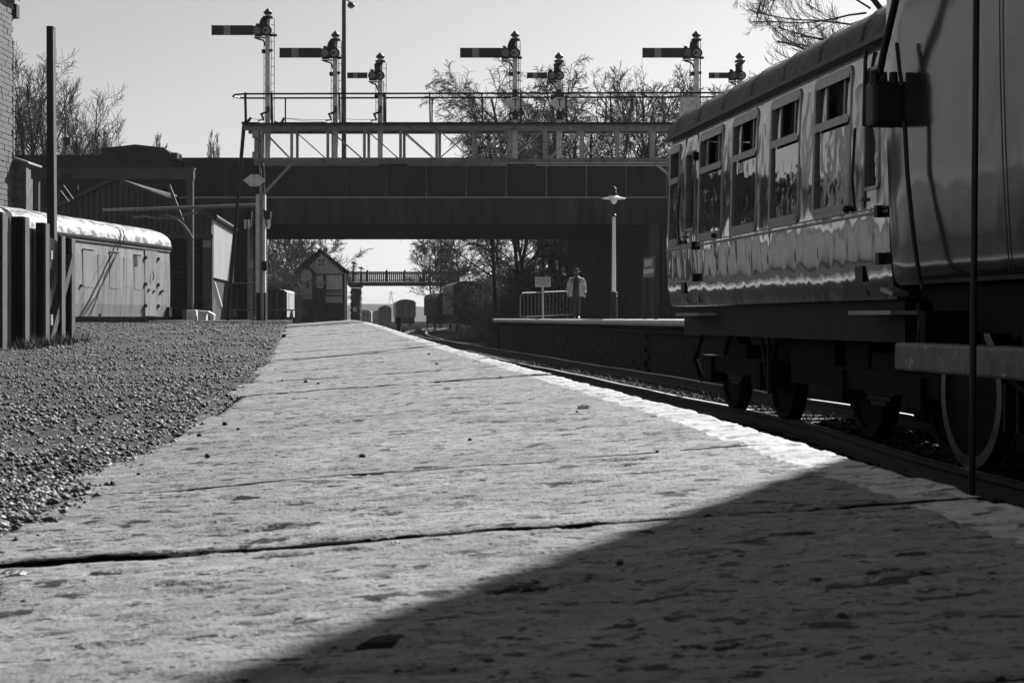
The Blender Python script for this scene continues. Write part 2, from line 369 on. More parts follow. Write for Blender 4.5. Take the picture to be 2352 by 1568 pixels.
# the dark loose stones one can count on the slabs
PB = [(517, 972, 13), (457, 998, 12), (547, 984, 9), (477, 1045, 14), (832, 1045, 15), (1080, 1008, 10), (1510, 1036, 9), (702, 875, 9), (731, 880, 8), (520, 927, 12), (1003, 835, 7), (1150, 866, 7),
      (318, 1087, 9), (672, 1299, 9), (54, 1380, 13), (1423, 1290, 20), (648, 873, 6), (985, 812, 6), (485, 1080, 6), (1325, 945, 7)]
PLB = ['loose dark stone on the slabs right of the gravel tip', 'loose dark stone at the slab edge nearest the big gravel bulge', 'small dark stone just below the larger one on the slabs', 'round dark stone on the slabs left of the middle, below two others',
       'largest round black stone lying in the middle of the slabs', 'dark pebble on the slabs right of the round black stone', 'dark pebble on the slabs near the painted edge', 'left pebble of a pair beyond the wide joint', 'right pebble of a pair beyond the wide joint', 'dark stone lying at the left end of the far wide joint',
       'tiny far pebble in the middle of the slabs', 'tiny far pebble near the white edge line', 'small dark chip on the slabs close to the gravel corner', 'small dark chip just in front of the near open joint', 'dark chip at the bottom left of the slabs', 'dark stone lying inside the big shadow', 'leftmost far pebble beyond the wide joint', 'farthest pebble by the white edge line', 'tiny chip beneath the round stone near the gravel', 'speck of stone right of the middle before the white line']
for i, (x, y, wpx) in enumerate(PB):
    Z = 3.
    for _ in range(30):
        X = (x-1176)*Z/F; h = HC-Hbase(X, Z); Z = F*h/(y+wpx*.35-HZ)
    X = (x-1176)*Z/F; rad = wpx*.5*Z/F
    rr = random.Random(40+i); bm = bmesh.new(); bmesh.ops.create_icosphere(bm, subdivisions=2, radius=rad)
    for v in bm.verts:
        n_ = noise.noise(v.co*(1.3/rad)+Vector((i*9, 0, 0))); v.co *= 1+.35*n_; v.co.z *= .78
    me = bpy.data.meshes.new('loose_stone'); bm.to_mesh(me); bm.free(); me.materials.append(M['pebble'])
    o = link('loose_stone', me); o.location = (X, Z, Hbase(X, Z)+rad*.55); tag(o, PLB[i], 'stone', 'dark stones lying loose on the slabs')
for i, (x, y, wpx, lb) in enumerate([(38, 1312, 46, 'crumbled pale mortar lump at the left end of the near joint'), (1340, 930, 26, 'crumbled pale lump near the white edge line'), (910, 1243, 26, 'small pale crumb caught in the near open joint'), (178, 1122, 30, 'dark angular stone at the tip of the pale grit')]):
    Z = 3.
    for _ in range(30):
        X = (x-1176)*Z/F; Z = F*(HC-Hbase(X, Z))/(y+wpx*.3-HZ)
    bm = bmesh.new(); rad = wpx*.5*Z/F; bmesh.ops.create_icosphere(bm, subdivisions=3, radius=rad)
    for v in bm.verts: v.co *= 1+.55*noise.noise(v.co*(2.6/rad)+Vector((i*5, 2, 0))); v.co.z *= .5
    me = bpy.data.meshes.new('lump'); bm.to_mesh(me); bm.free(); me.materials.append(M['pebble' if i == 3 else 'pale_chip'])
    o = link('mortar_lump' if i < 3 else 'loose_stone', me); o.location = ((x-1176)*Z/F, Z, Hbase((x-1176)*Z/F, Z)+rad*.25); tag(o, lb, 'stone')

# ------------------------------------------------------------------ ground, tracks, ballast
gr = MB(); gr.grid([[(x, y, RZ-.24) for x in (-1500, -60, 60, 1500)] for y in (-40, 20, 200, 2400)])
tag(gr.build('ground', M['ground'], fix=False), 'dark cinder ground', kind='structure')
TS = .124
def near_rail(Z): return 4.62+.504*smooth((Z-11)/8)-TS*Z
def sweep_rail(fn, Z0, Z1, step, name, parent):
    prof = [(-.035, 0), (.035, 0), (.035, -.035), (.010, -.05), (.010, -.125), (.065, -.14), (.065, -.155), (-.065, -.155), (-.065, -.14), (-.010, -.125), (-.010, -.05), (-.035, -.035)]
    m = MB(); t = MB(); Zr = []; Z = Z0
    while Z < Z1: Zr.append(Z); Z += step*(1 if Z < 70 else 4)
    Zr.append(Z1); rows = []; top = []
    for Z in Zr:
        X = fn(Z); wob = .004*math.sin(Z*1.3)+.006*math.sin(Z*.41+1)
        rows.append([(X+a, Z, RZ+b+wob-.003) for a, b in prof+prof[:1]]); top.append([(X-.028, Z, RZ+wob+.001), (X+.028, Z, RZ+wob+.001)])
    m.grid(rows); o = m.build(name, M['rail_side'], parent); t.grid(top); t.build('running_surface', M['rail_top'], o, fix=False); return o
trk = thing('railway_track', 'track beside the platform that carries the coaches', None, (3.5, 20, RZ), kind='structure')
sweep_rail(near_rail, 1., 190, .8, 'rail', trk); sweep_rail(lambda Z: near_rail(Z)+1.505, 1., 190, .8, 'rail', trk)
sm = MB().box((-1.25, -.125, -.13), (1.25, .125, 0)); sm.build('sleeper', M['sleeper'], trk, world=False); slp = COL.objects['sleeper']
sme = slp.data; bpy.data.objects.remove(slp)
Z = 6.
while Z < 82:
    c = near_rail(Z)+.75
    link('sleeper', sme, trk, Matrix.Translation((c-3.5, Z-20, -.155)) @ Matrix.Rotation(math.radians(7), 4, 'Z')); Z += .72
def rail_b(Z): t = Z-57; return near_rail(57)+1.505-.124*t+.00055*t*t*smooth(t/30)
tb = thing('railway_track', 'track that branches off beyond the platform toward the dark vans', None, (-2, 90, RZ), kind='structure')
sweep_rail(rail_b, 57, 190, 1.2, 'rail', tb); sweep_rail(lambda Z: rail_b(Z)-1.505+1.2*(1-smooth((Z-57)/12))*0, 60, 190, 1.2, 'rail', tb)
tc3 = thing('railway_track', 'far siding track below the embankment', None, (1, 110, RZ), kind='structure')
def rail_c(Z): return 3.4-.062*(Z-66)
sweep_rail(rail_c, 66, 230, 2, 'rail', tc3); sweep_rail(lambda Z: rail_c(Z)+1.505, 66, 230, 2, 'rail', tc3)
bl = MB(); bl.grid([[(near_rail(Z)-4.9+.9*smooth((Z-30)/30), Z, RZ-.2), (near_rail(Z)-1.0, Z, RZ-.17), (near_rail(Z)+2.6, Z, RZ-.17), (near_rail(Z)+3.4, Z, RZ-.22)] for Z in [1+i*2.2 for i in range(60)]])
tag(bl.build('track_bed', M['ballast'], fix=False), 'dark ballast bed between the platforms', kind='structure')
pts = []
while len(pts) < 15000:
    Z = 8+50*r.random()**1.5; X = near_rail(Z)-2.0+4.2*r.random(); rad = .014+.022*r.random()
    pts.append((X, Z, RZ-.165+rad*.3, rad))
tag(stones('ballast_stones', M['ballast'], pts, None, 14), 'dark ballast stones around the rails', 'ballast', kind='stuff')
vs = []; fs = []
for _ in range(4200):
    Z = 10+36*r.random(); X = near_rail(Z)+.15+1.25*r.random()**1.2; h = .04+.12*r.random()**2; a = r.random()*6.28; w = .006+.006*r.random()
    lx, ly = math.cos(a), math.sin(a); b = len(vs); dx, dy = h*.7*math.cos(a*3), h*.7*math.sin(a*3)
    vs += [(X-lx*w, Z-ly*w, RZ-.17), (X+lx*w, Z+ly*w, RZ-.17), (X+dx, Z+dy, RZ-.17+h)]; fs.append((b, b+1, b+2))
tag(raw('trackside_weeds', M['leaf'], vs, fs), 'low weeds growing between the rails', 'weeds', kind='stuff')

# ------------------------------------------------------------------ far platform
OPZ = .30
def Xo(Z): return 7.37-TS*Z
op = MB()
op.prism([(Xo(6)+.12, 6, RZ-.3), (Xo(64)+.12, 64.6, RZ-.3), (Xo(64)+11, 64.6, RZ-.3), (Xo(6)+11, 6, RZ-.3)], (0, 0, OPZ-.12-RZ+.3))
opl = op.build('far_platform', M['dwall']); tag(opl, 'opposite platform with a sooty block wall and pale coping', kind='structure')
iv = -Vector(opl.location)
pv = MB(); pv.grid([[(Xo(Z)+t, Z, OPZ+.008*fbm(t*2, Z*2.)) for t in (.32, 1.2, 2.4, 4, 6, 8, 10.9)] for Z in [6+i*1.5 for i in range(40)]])
pv.build('paving', M['paving'], opl, fix=False)
ang = math.atan(TS)
nose = [(-.10, -.03), (-.115, -.08), (-.09, -.125), (.30, -.125), (.34, 0.0), (-.03, .006), (-.075, -.006)]
cs = MB(); cs.prism([(a, -.49, b) for a, b in nose], (0, .98, 0)); cso = cs.build('coping_stone', M['coping'], opl, world=False, smooth=True, bevel=.012); cme = cso.data; bpy.data.objects.remove(cso)
Z = 24.
while Z < 64.3:
    o = link('coping_stone', cme, opl, Matrix.Translation(Vector((Xo(Z)+.02*fbm(Z, 2.), Z, OPZ+.004+.012*fbm(Z*.7, 9.)))+iv) @ Matrix.Rotation(ang+.012*fbm(Z, 4.), 4, 'Z')); Z += 1.0
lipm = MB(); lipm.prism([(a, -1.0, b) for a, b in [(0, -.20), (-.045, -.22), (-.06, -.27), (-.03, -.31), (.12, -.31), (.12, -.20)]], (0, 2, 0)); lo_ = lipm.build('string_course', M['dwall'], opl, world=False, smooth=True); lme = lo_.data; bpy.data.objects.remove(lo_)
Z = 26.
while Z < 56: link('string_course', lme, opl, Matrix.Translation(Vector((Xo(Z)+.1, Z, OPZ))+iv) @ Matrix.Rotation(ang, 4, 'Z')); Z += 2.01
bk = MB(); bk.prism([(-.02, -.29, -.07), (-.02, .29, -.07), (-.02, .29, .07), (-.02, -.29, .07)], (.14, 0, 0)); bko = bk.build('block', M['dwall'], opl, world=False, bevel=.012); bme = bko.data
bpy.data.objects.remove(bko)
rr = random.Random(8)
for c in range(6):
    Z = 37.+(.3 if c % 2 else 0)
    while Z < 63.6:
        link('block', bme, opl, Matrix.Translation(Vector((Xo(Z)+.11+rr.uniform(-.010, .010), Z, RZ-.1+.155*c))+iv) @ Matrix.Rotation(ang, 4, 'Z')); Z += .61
# sloped end of the far platform
sl_ = MB(); x0 = Xo(64.3)
sl_.prism([(x0+.05, 64.7, RZ-.3), (x0+.05, 64.7, OPZ-.02), (x0-.5, 67.6, RZ-.3)], (11, 0, 0)); sl_.build('ramp', M['dwall'], opl)

# ------------------------------------------------------------------ unseen brick building, added to throw the shadow over the near slabs
sb = thing('shadow_building', 'tall brick building added out of view right of the coaches to cast a shadow', 'building', (12, 12, RZ))
bx0, by1 = 7.58, 16.4; HT = 13.0
MB().box((bx0, -16, RZ-.2), (bx0+9, by1, HT-.35)).build('wall', M['brick'], sb)
rf = MB(); rf.prism([(bx0-.1, by1+.1, HT-.34), (bx0+9.3, by1+.1, HT-.34), (bx0+9.3, by1+.1, HT-.02), (bx0+4.6, by1+.1, HT+1.2), (bx0-.1, by1+.1, HT+.0)], (0, -33, 0)); rf.build('roof', M['slate'], sb)
for k in range(6):
    for fl in (1.6, 5.2, 8.8):
        w = MB().box((bx0-.03, 14-k*4.6, fl), (bx0+.1, 15.3-k*4.6, fl+2.1)).build('window', M['winframe'], sb)
        MB().box((bx0-.045, 14.1-k*4.6, fl+.1), (bx0-.032, 15.2-k*4.6, fl+2.0)).build('pane', M['glass'], w)

# ------------------------------------------------------------------ road bridge
BF, BB = 75.0, 89.6
br = thing('road_bridge', 'wide dark road bridge with panelled parapet spanning the tracks', 'bridge', (-4, 82, RZ))
def zy(y, Z): return HC+(HZ-y)*Z/F
zs, zl, zt, zcop = zy(515, BF), zy(455, BF), zy(362, BF), zy(376, BF)
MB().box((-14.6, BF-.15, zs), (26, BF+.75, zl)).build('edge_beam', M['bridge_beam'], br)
MB().box((-14.6, BF-.16, zl+.002), (26, BF+.12, zl+.035)).build('ledge', M['ledge'], br)  # pale material paints the sunlight along the top of the ledge
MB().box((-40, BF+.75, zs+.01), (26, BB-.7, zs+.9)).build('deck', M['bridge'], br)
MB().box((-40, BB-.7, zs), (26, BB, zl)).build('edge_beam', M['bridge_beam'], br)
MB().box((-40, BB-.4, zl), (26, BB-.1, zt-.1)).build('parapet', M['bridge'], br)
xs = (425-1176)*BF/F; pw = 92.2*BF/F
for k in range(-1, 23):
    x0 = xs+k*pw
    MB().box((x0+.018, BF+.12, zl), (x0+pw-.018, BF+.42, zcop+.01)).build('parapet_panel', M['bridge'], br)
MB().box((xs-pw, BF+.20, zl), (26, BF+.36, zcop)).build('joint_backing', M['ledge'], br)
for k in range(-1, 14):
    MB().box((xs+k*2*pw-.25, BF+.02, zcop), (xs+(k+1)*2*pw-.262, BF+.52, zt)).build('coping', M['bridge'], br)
# left end of the parapet with its pedimented pier
pl_ = MB(); a = P(240, 362, 74.2); b = P(395, 335, 74.2)
MB().box((a.x, 73.7, zs), (b.x, 75.4, zy(352, 74.2))).build('parapet_pier', M['bridge'], br)
pm = MB(); pm.prism([(a.x, 73.6, zy(352, 74.2)), (a.x, 73.6, zy(344, 74.2)), ((a.x+b.x)/2, 73.6, zy(335, 74.2)), (b.x-.25, 73.6, zy(342, 74.2)), (b.x+.0, 73.6, zy(352, 74.2))], (0, 1.9, 0)); pm.build('pediment', M['bridge'], br)
MB().box((b.x, 73.9, zy(366, 74.2)), (b.x+.28, 75, zy(352, 74.2))).build('corbel', M['bridge'], br)
MB().box((-40, 74, zs-4), (a.x, 75.2, zy(356, 74))).build('wing_wall', M['bridge'], br)
MB().box((a.x, 74, zs-4), (-14.6, 75.2, zl)).build('wing_wall', M['bridge'], br)
MB().box((-40, 75.8, RZ-.2), (-12.7, BB-1, zs+.5)).build('abutment', M['bridge'], br)
MB().box(((516-1176)*BF/F, BF+.1, RZ-.2), ((566-1176)*BF/F, BF+1.6, zs)).build('column', M['bridge'], br)
MB().box(((566-1176)*BF/F+.002, BF+.3, RZ-.2), ((566-1176)*BF/F+.07, BF+1.5, zs-.02)).build('sunlit_strip', M['ledge'], br)  # pale strip paints sunlight on the column's right edge
# ribbed right abutment
rb = MB(); A = Vector((6.1, BF+.4, 0)); B = Vector((3.0, BB-.2, 0)); C = Vector((26, BF+.4, 0))
def ribbed(m, A, B, z0, z1, pitch, dep):
    d = (B-A); n = int(d.length/pitch); d /= n; nn = Vector((d.y, -d.x, 0)).normalized()
    if nn.y > 0 and abs(nn.y) > abs(nn.x): nn = -nn
    if nn.x > 0 and abs(nn.x) > abs(nn.y): nn = -nn
    lo = []; hi = []
    for i in range(n):
        for t, o in ((0, 0), (.35, 0), (.5, 1), (.85, 1)):
            p = A+d*(i+t)+nn*dep*o; lo.append((p.x, p.y, z0)); hi.append((p.x, p.y, z1))
    m.grid([lo, hi])
ribbed(rb, A, B, RZ-.2, zs, .2, .06); rb.build('ribbed_abutment', M['rib'], br, fix=False)
rb = MB(); ribbed(rb, A, C, RZ-.2, zs, .2, .06); rb.build('ribbed_abutment', M['rib'], br, fix=False)
MB().box((A.x-.05, BF+.1, RZ-.2), (A.x+.35, BF+.45, zs)).build('corner_strip', M['frame'], br)
MB().box((3.2, BB-.5, RZ-.2), (26, BB-.3, zs)).build('abutment_back', M['bridge'], br)

# street lamp on the bridge
t = P(790, 362, 86); lp = thing('street_lamp', 'tall slim lamp post rising behind the signals', 'street lamp', (t.x, 86, zs+.9))
top = zy(-8, 86)
MB().tube([(t.x, 86, zs+.9), (t.x, 86, top)], [.13, .10], 10).build('pole', M['frame'], lp)
MB().beam((t.x, 86, top-.1), (t.x+.32, 86, zy(10, 86)+.1), .06, .06).build('bracket', M['dark'], lp)
h = MB(); h.lathe((t.x+.36, 86, zy(18, 86)), [(.05, 0), (.16, .03), (.2, .12), (.14, .24), (.05, .28)], 12); h.build('lamp_head', M['dark'], lp, smooth=True)
MB().lathe((t.x+.36, 86, zy(20, 86)), [(.04, 0), (.14, .04), (.14, .07)], 12).build('lens', M['lamp_glass'], lp)

# ------------------------------------------------------------------ signal gantry
GZ = 49.0; gs = F/GZ
ga = thing('signal_gantry', 'pale lattice girder gantry on a post, carrying the semaphore signals', 'gantry', P(597, 735, GZ))
def gp(x, y, dz=0): p = P(x, y, GZ); return Vector((p.x, GZ+dz, p.z))
xl, xr = 560, 1760; GD = .9
for dz in (0, GD):
    MB().beam(gp(xl, 295, dz), gp(xr, 295, dz), .10, .12).build('top_chord', M['chord'], ga)
    MB().beam(gp(xl+24, 368, dz), gp(xr, 368, dz), .10, .10).build('bottom_chord', M['chord'], ga)
    MB().beam(gp(xl, 288.5, dz), gp(xr, 288.5, dz), .22, .015).build('chord_flange', M['chord'], ga)
    MB().beam(gp(xl+24, 373.5, dz), gp(xr, 373.5, dz), .2, .012).build('chord_flange', M['chord'], ga)
    vx = [670, 753, 837, 920, 1003, 1087, 1170, 1252, 1336, 1418, 1499, 1582, 1665, 1750]
    for i, x in enumerate(vx):
        wpx = 6.5 if i < 6 else 9.5
        MB().beam(gp(x+(4 if dz else 0), 299, dz), gp(x+(4 if dz else 0), 364, dz), .05, wpx/gs, (1, 0, 0)).build('upright', M['cream'], ga)
    allx = [597]+vx
    for i, (a, b) in enumerate(zip(allx, allx[1:])):
        if dz and i % 2: continue
        if i <= 6: MB().beam(gp(a+6, 300, dz+.035), gp(b-5, 364, dz+.035), .03, .075, (0, 1, 0)).build('diagonal', M['cream'], ga)
        if i >= 5: MB().beam(gp(b-4, 300, dz-.04), gp(a+7, 364, dz-.04), .03, .055, (0, 1, 0)).build('diagonal', M['cream'], ga)
MB().prism([gp(580, 300, -.06), gp(608, 300, -.06), gp(595, 318, -.06), gp(580, 318, -.06)], (0, .02, 0)).build('gusset', M['cream'], ga)
MB().prism([gp(580, 364, -.06), gp(609, 364, -.06), gp(594, 349, -.06), gp(580, 349, -.06)], (0, .02, 0)).build('gusset', M['cream'], ga)
MB().box(tuple(gp(xl, 289, -.1)), tuple(gp(xr, 283, GD+.1))).build('walkway', M['black'], ga)
for a, b in ((567, 598), (632, 752), (780, 858), (888, 1165), (1204, 1272), (1300, 1395), (1400, 1590), (1615, 1690)):
    MB().box(tuple(gp(a, 288, -.14)), tuple(gp(b, 282, -.12))).build('kick_board', M['black'], ga)
# handrails
MB().tube([gp(563, 216.5, -.05), gp(1760, 213.5, -.05)], .028, 6).build('handrail', M['black'], ga)
MB().tube([gp(563, 216.5, GD), gp(1760, 213.5, GD)], .028, 6).build('handrail', M['black'], ga)
MB().tube([gp(563, 216.5, -.05), gp(540, 217, .05), gp(529, 217, GD/2), gp(540, 217, GD-.1), gp(563, 216.5, GD)], .028, 6).build('end_loop', M['black'], ga)
for x in (564, 624, 780, 884, 987, 1107, 1196, 1300, 1402, 1476):
    st = MB().tube([gp(x, 216, -.05), gp(x+1.5, 287, -.05)], .04 if x in (564, 624) else .026, 6).build('stanchion', M['black'], ga)
    MB().lathe(tuple(gp(x, 219, -.05)), [(.01, 0), (.045, .02), (.045, .06), (.01, .08)], 8).build('rail_knuckle', M['black'], st)
for x in (983, 1101, 1390, 1462, 640, 870):
    MB().tube([gp(x+6, 217, GD), gp(x+6, 287, GD)], .024, 6).build('stanchion', M['black'], ga)
# post: two channels with a rib; black and white bands
def band(y0, y1, m, nm):
    MB().box(tuple(gp(583+.013*(y1-300), y1, -.02)), tuple(gp(592+.013*(y1-300), y0, .2))).build(nm, m, ga)
    MB().box(tuple(gp(594+.013*(y1-300), y1, -.06)), tuple(gp(597+.013*(y1-300), y0, .2))).build(nm+'_rib', M['cream'], ga)
    MB().box(tuple(gp(599.5+.013*(y1-300), y1, .0)), tuple(gp(604+.013*(y1-300), y0, .22))).build(nm, M['cream'] if m is M['cream'] else m, ga)
band(300, 380, M['cream'], 'post_channel'); band(380, 447, M['black'], 'post_channel'); band(447, 672, M['post_white'], 'post_channel'); band(672, 738, M['black'], 'post_channel')
MB().box(tuple(gp(578, 740, -.2)), tuple(gp(612, 734, .4))).build('base_plate', M['black'], ga)
MB().beam(gp(605, 446, .0), gp(668, 378, .0), .06, .12, (0, 1, 0)).build('knee_brace', M['cream'], ga)
MB().tube([gp(558, 285, .2), gp(521, 736, .1)], .055, 8).build('raking_stay', M['black'], ga)
MB().beam(gp(1606, 300, .1), gp(1606, 740, .1), .25, .2, (0, 1, 0)).build('right_post', M['cream'], ga)
MB().beam(gp(1508, 378, .0), gp(1600, 452, .0), .06, .12, (0, 1, 0)).build('knee_brace', M['cream'], ga)
MB().box(tuple(gp(1566, 275, .2)), tuple(gp(1600, 222, .6))).build('relay_cabinet', M['post_white'], ga)
MB().box(tuple(gp(1563, 222, .15)), tuple(gp(1603, 219, .65))).build('cabinet_lid', M['cream'], ga)
for a, b in (((557, 285), (572, 279)), ((566, 288), (578, 271)), ((632, 281), (650, 290)), ((645, 287), (655, 272))):
    MB().beam(gp(a[0], a[1], -.12), gp(b[0], b[1], -.12), .06, .1, (0, 1, 0)).build('balance_lever', M['black'], ga)
for sx, x0 in ((-1, 570), (1, 614)):
    eq = MB()
    eq.box(tuple(gp(x0-8, 499, -.15)), tuple(gp(x0+8, 486, .2))); eq.box(tuple(gp(x0-5, 520, -.1)), tuple(gp(x0+7, 500, .15))); eq.beam(gp(x0-sx*10, 482, 0), gp(x0+sx*8, 492, 0), .04, .05); eq.build('wire_adjuster', M['black'], ga)
    for q in (-5, 3):
        MB().box(tuple(gp(x0+q-2, 526, -.17)), tuple(gp(x0+q+3, 505, -.12))).build('balance_weight', M['post_white'], ga)
MB().box(tuple(gp(570, 607+8, -.08)), tuple(gp(583, 598, -.05))).build('number_plate', M['stripe'], ga)
MB().box(tuple(gp(602, 622, -.12)), tuple(gp(614, 600, .05))).build('telephone_box', M['dark'], ga)
for x0 in (905, 1198):
    lm = MB(); lm.prism([gp(x0-32, 379, -.3), gp(x0+30, 379, -.3), gp(x0+34, 383, -.3), gp(x0+24, 387, -.3), gp(x0+18, 383, -.3), gp(x0-22, 383, -.3), gp(x0-34, 388, -.3)], (0, .12, 0)); lm.build('under_lamp', M['black'], ga)
for (x0, y0, x1, y1) in ((650, 272, 760, 276), (655, 273, 745, 281), (770, 272, 862, 276), (578, 273, 603, 274), (890, 282, 1180, 282)):
    MB().tube([gp(x0, y0, -.1), gp((x0+x1)/2, (y0+y1)/2+2, -.1), gp(x1, y1, -.1)], .006, 4).build('signal_wire', M['black'], ga)
# diamond board on the post
d0 = gp(585.5, 415, -.1); dm = thing('diamond_board', 'plain pale diamond board on the gantry post', 'sign', (d0.x, d0.y, d0.z-.17))
def diamond(x, y, dz, w=27, h=13.5):
    return [gp(x-w, y, dz), gp(x-9, y-h, dz), gp(x+9, y-h, dz), gp(x+w, y, dz), gp(x+9, y+h, dz), gp(x-9, y+h, dz)]
dmb = MB(); dmb.prism(diamond(585.5, 415, -.09), (0, .015, 0)); dmb.build('board', M['post_white'], dm)
for yy in (405, 424): MB().lathe(tuple(gp(585, yy, -.095)), [(.01, 0), (.022, .002), (.022, .01)], 10, 'y').build('bolt', M['black'], dm)

# ------------------------------------------------------------------ semaphores
def semaphore(xc, yt, big, label, tee=None, ladder=True, dx=0):
    hw = 5.8
    b = gp(xc, 366, GD/2); o = thing('semaphore_signal', label, 'signal', b, 0, 'semaphore signals on the gantry')
    dz = GD/2-.1
    def q(x, y, e=0): return gp(x, y, dz+e)
    pb = MB(); pb.prism([q(xc-hw, 366), q(xc+hw, 366), q(xc+hw-.4, yt+14), q(xc-hw+.4, yt+14)], (0, .15, 0)); pb.build('post', M['post_white'], o)
    c = MB(); ax = gp(xc, yt+12.5, dz+.075)
    c.lathe(tuple(ax), [(.075, -.10), (.08, -.02), (.11, .0), (.13, .03), (.13, .05), (.06, .12), (.025, .155), (.005, .165)], 12); c.build('finial', M['frame'], o, smooth=True)
    MB().box(tuple(q(xc-11, yt+22, -.03)), tuple(q(xc+11, yt+18.5, .2))).build('top_bracket', M['black'], o)
    ay = yt+54 if big else yt+56
    ah = 11.3 if big else 6.6
    x1 = xc-30 if big else xc-28; x0 = x1-(96 if big else 46)
    am = MB(); am.prism([q(x0, ay-ah, -.22), q(x1, ay-ah, -.22), q(x1, ay+ah, -.22), q(x0, ay+ah, -.22)], (0, .02, 0)); arm = am.build('arm', M['arm'], o)
    s0, s1 = (x0+27.5, x0+43) if big else (x0+13, x0+23)
    MB().box(tuple(q(s0, ay+ah-.4, -.226)), tuple(q(s1, ay-ah+.4, -.221))).build('stripe', M['stripe'], arm)
    MB().box(tuple(q(x0-.6, ay+ah+.7, -.215)), tuple(q(x0+.6, ay-ah-.7, -.19))).build('arm_edge', M['black'], arm)
    r1 = 11 if big else 9
    cx1, cx2 = (xc-22, xc-.5) if big else (xc-17, xc+1.5)
    sp = MB(); n = 22; pts = []
    for i in range(n):
        a = PI*.5+PI*i/(n-1); pts.append((cx1+r1*1.05*math.cos(a)*1.05, ay+r1*1.05*math.sin(a)))
    for i in range(n):
        a = -PI*.5+PI*i/(n-1); pts.append((cx2+r1*1.12*math.cos(a), ay+r1*1.12*math.sin(a)))
    sp.prism([q(x, y, -.20) for x, y in pts], (0, .05, 0)); spo = sp.build('spectacle_plate', M['black'], o)
    ear = [(cx1+4, ay-r1), (cx1+5, ay-r1-8), (xc-13, ay-r1-18), (xc-9, ay-r1-20), (xc-1, ay-r1-22), (xc+8, ay-r1-23), (xc+7, ay-r1-20), (xc+1, ay-r1-15), (xc-1, ay-r1-9), (xc+2, ay-r1-3), (xc+8, ay-r1+3), (xc, ay), (cx1, ay)]
    e = MB(); e.prism([q(x, y, -.15) for x, y in ear], (0, .06, 0)); e.build('arm_casting', M['black'], o)
    for j, cx in enumerate((cx1, cx2)):
        MB().lathe(tuple(q(cx, ay, -.212)), [(.008, 0), (r1*.80/gs, .001), (r1*.80/gs, .012)], 18, 'y').build('lens', M['lens_r'] if j == 0 else M['stripe'], spo)
        if j:
            MB().prism([q(cx-6, ay-5, -.218), q(cx+3, ay, -.218), q(cx-6, ay+5, -.218)], (0, .003, 0)).build('lens_shadow', M['arm'], spo)
    lh = MB(); lh.box(tuple(q(cx1-9, ay+r1-1, .0)), tuple(q(cx1+8, ay-r1-2, .2))); lh.lathe(tuple(q(cx1-2, ay-r1-2, .1)), [(.07, 0), (.05, .03), (.05, .05), (.075, .06), (.05, .08)], 10); lh.build('lamp', M['black'], o)
    bk_ = MB(); bk_.beam(q(cx1-10, ay+r1+3, .05), q(xc-4, ay+r1+3, .05), .12, .02); bk_.tube([q(cx1-6, ay+r1+4, .05), q(xc-11, ay+r1+9, .05), q(xc-7, ay+r1+16, .05), q(xc-6, ay+r1+22, .05)], .025, 6); bk_.build('lamp_bracket', M['black'], o)
    if big: MB().box(tuple(q(xc+6, ay+12, -.1)), tuple(q(xc+22 if yt < 30 else xc+16, ay+7, .0))).build('stop_lug', M['black'], o)
    # down rod, cranks, fittings
    MB().tube([q(xc+8, ay+10, .0), q(xc+8.5, ay+45, .0), q(xc+7, 272, .0)], .012, 5).build('down_rod', M['black'], o)
    MB().box(tuple(q(xc-13, ay+50, -.05)), tuple(q(xc-5, ay+42, .1))).build('rod_guide', M['black'], o); MB().box(tuple(q(xc+5, ay+46, -.05)), tuple(q(xc+11, ay+41, .1))).build('rod_guide', M['black'], o)
    ck = MB(); sgn = -1 if xc < 1000 or xc == 1183 else 1
    ck.beam(q(xc+sgn*16, 260, -.05), q(xc-sgn*1, 254, -.05), .05, .05); ck.beam(q(xc-sgn*1, 255, -.05), q(xc-sgn*1, 241, -.05), .05, .06); ck.beam(q(xc+sgn*14, 260, -.05), q(xc+sgn*8, 273, -.05), .05, .05); ck.beam(q(xc+sgn*22, 275, -.05), q(xc+sgn*8, 272, -.05), .04, .03); ck.build('crank', M['black'], o)
    MB().box(tuple(q(xc-9, 290, -.08)), tuple(q(xc+9, 283, .25))).build('foot_bracket', M['black'], o)
    if ladder:
        ld = MB(); ya, yb = (yt+20 if True else 0), 287
        for sx in (-12, 12): ld.tube([q(xc+sx, ya, .32), q(xc+sx, yb, .32)], .009, 4)
        ld = ld.build('ladder', M['black'], o)
        y = ya+14
        while y < yb:
            MB().tube([q(xc-12, y, .32), q(xc+12, y, .32)], .008, 4).build('rung', M['black'], ld); y += 19.5
    if tee:
        for ya, yb in ((202, 222), (252, 272)): MB().box(tuple(q(xc-hw-.3, yb, -.006)), tuple(q(xc+hw+.3, ya, .16))).build('black_band', M['black'], o)
        w = thing('diamond_board', tee, 'sign', gp(xc, 250, dz-.3))
        bd = MB(); bd.prism(diamond(xc+.5, 236, dz-.30, 25.5, 13), (0, .015, 0)); bd.build('board', M['post_white'], w)
        textpart('T', .34, M['inkletter'], w, tuple(gp(xc+.8, 237, dz-.306)), FACE, depth=.003, width=.19)
    return o
semaphore(610.5, 14, True, 'tallest semaphore at the left end of the gantry, with a long striped arm')
semaphore(767, 66, True, 'long-armed semaphore just left of the slim lamp post')
semaphore(871, 116, False, 'short-armed semaphore just right of the slim lamp post')
semaphore(1183, 66, True, 'long-armed semaphore with a T diamond, middle of the gantry', 'left diamond board with black T, under the long signal arm')
semaphore(1285, 116, False, 'short-armed semaphore with a T diamond, middle of the gantry', 'right diamond board with black T, under the short signal arm', ladder=False)
semaphore(1603, 66, True, 'long-armed semaphore rising behind the far end of the coach roof')
semaphore(1704, 116, False, 'rightmost short-armed semaphore, half hidden by the coach roof', ladder=False)

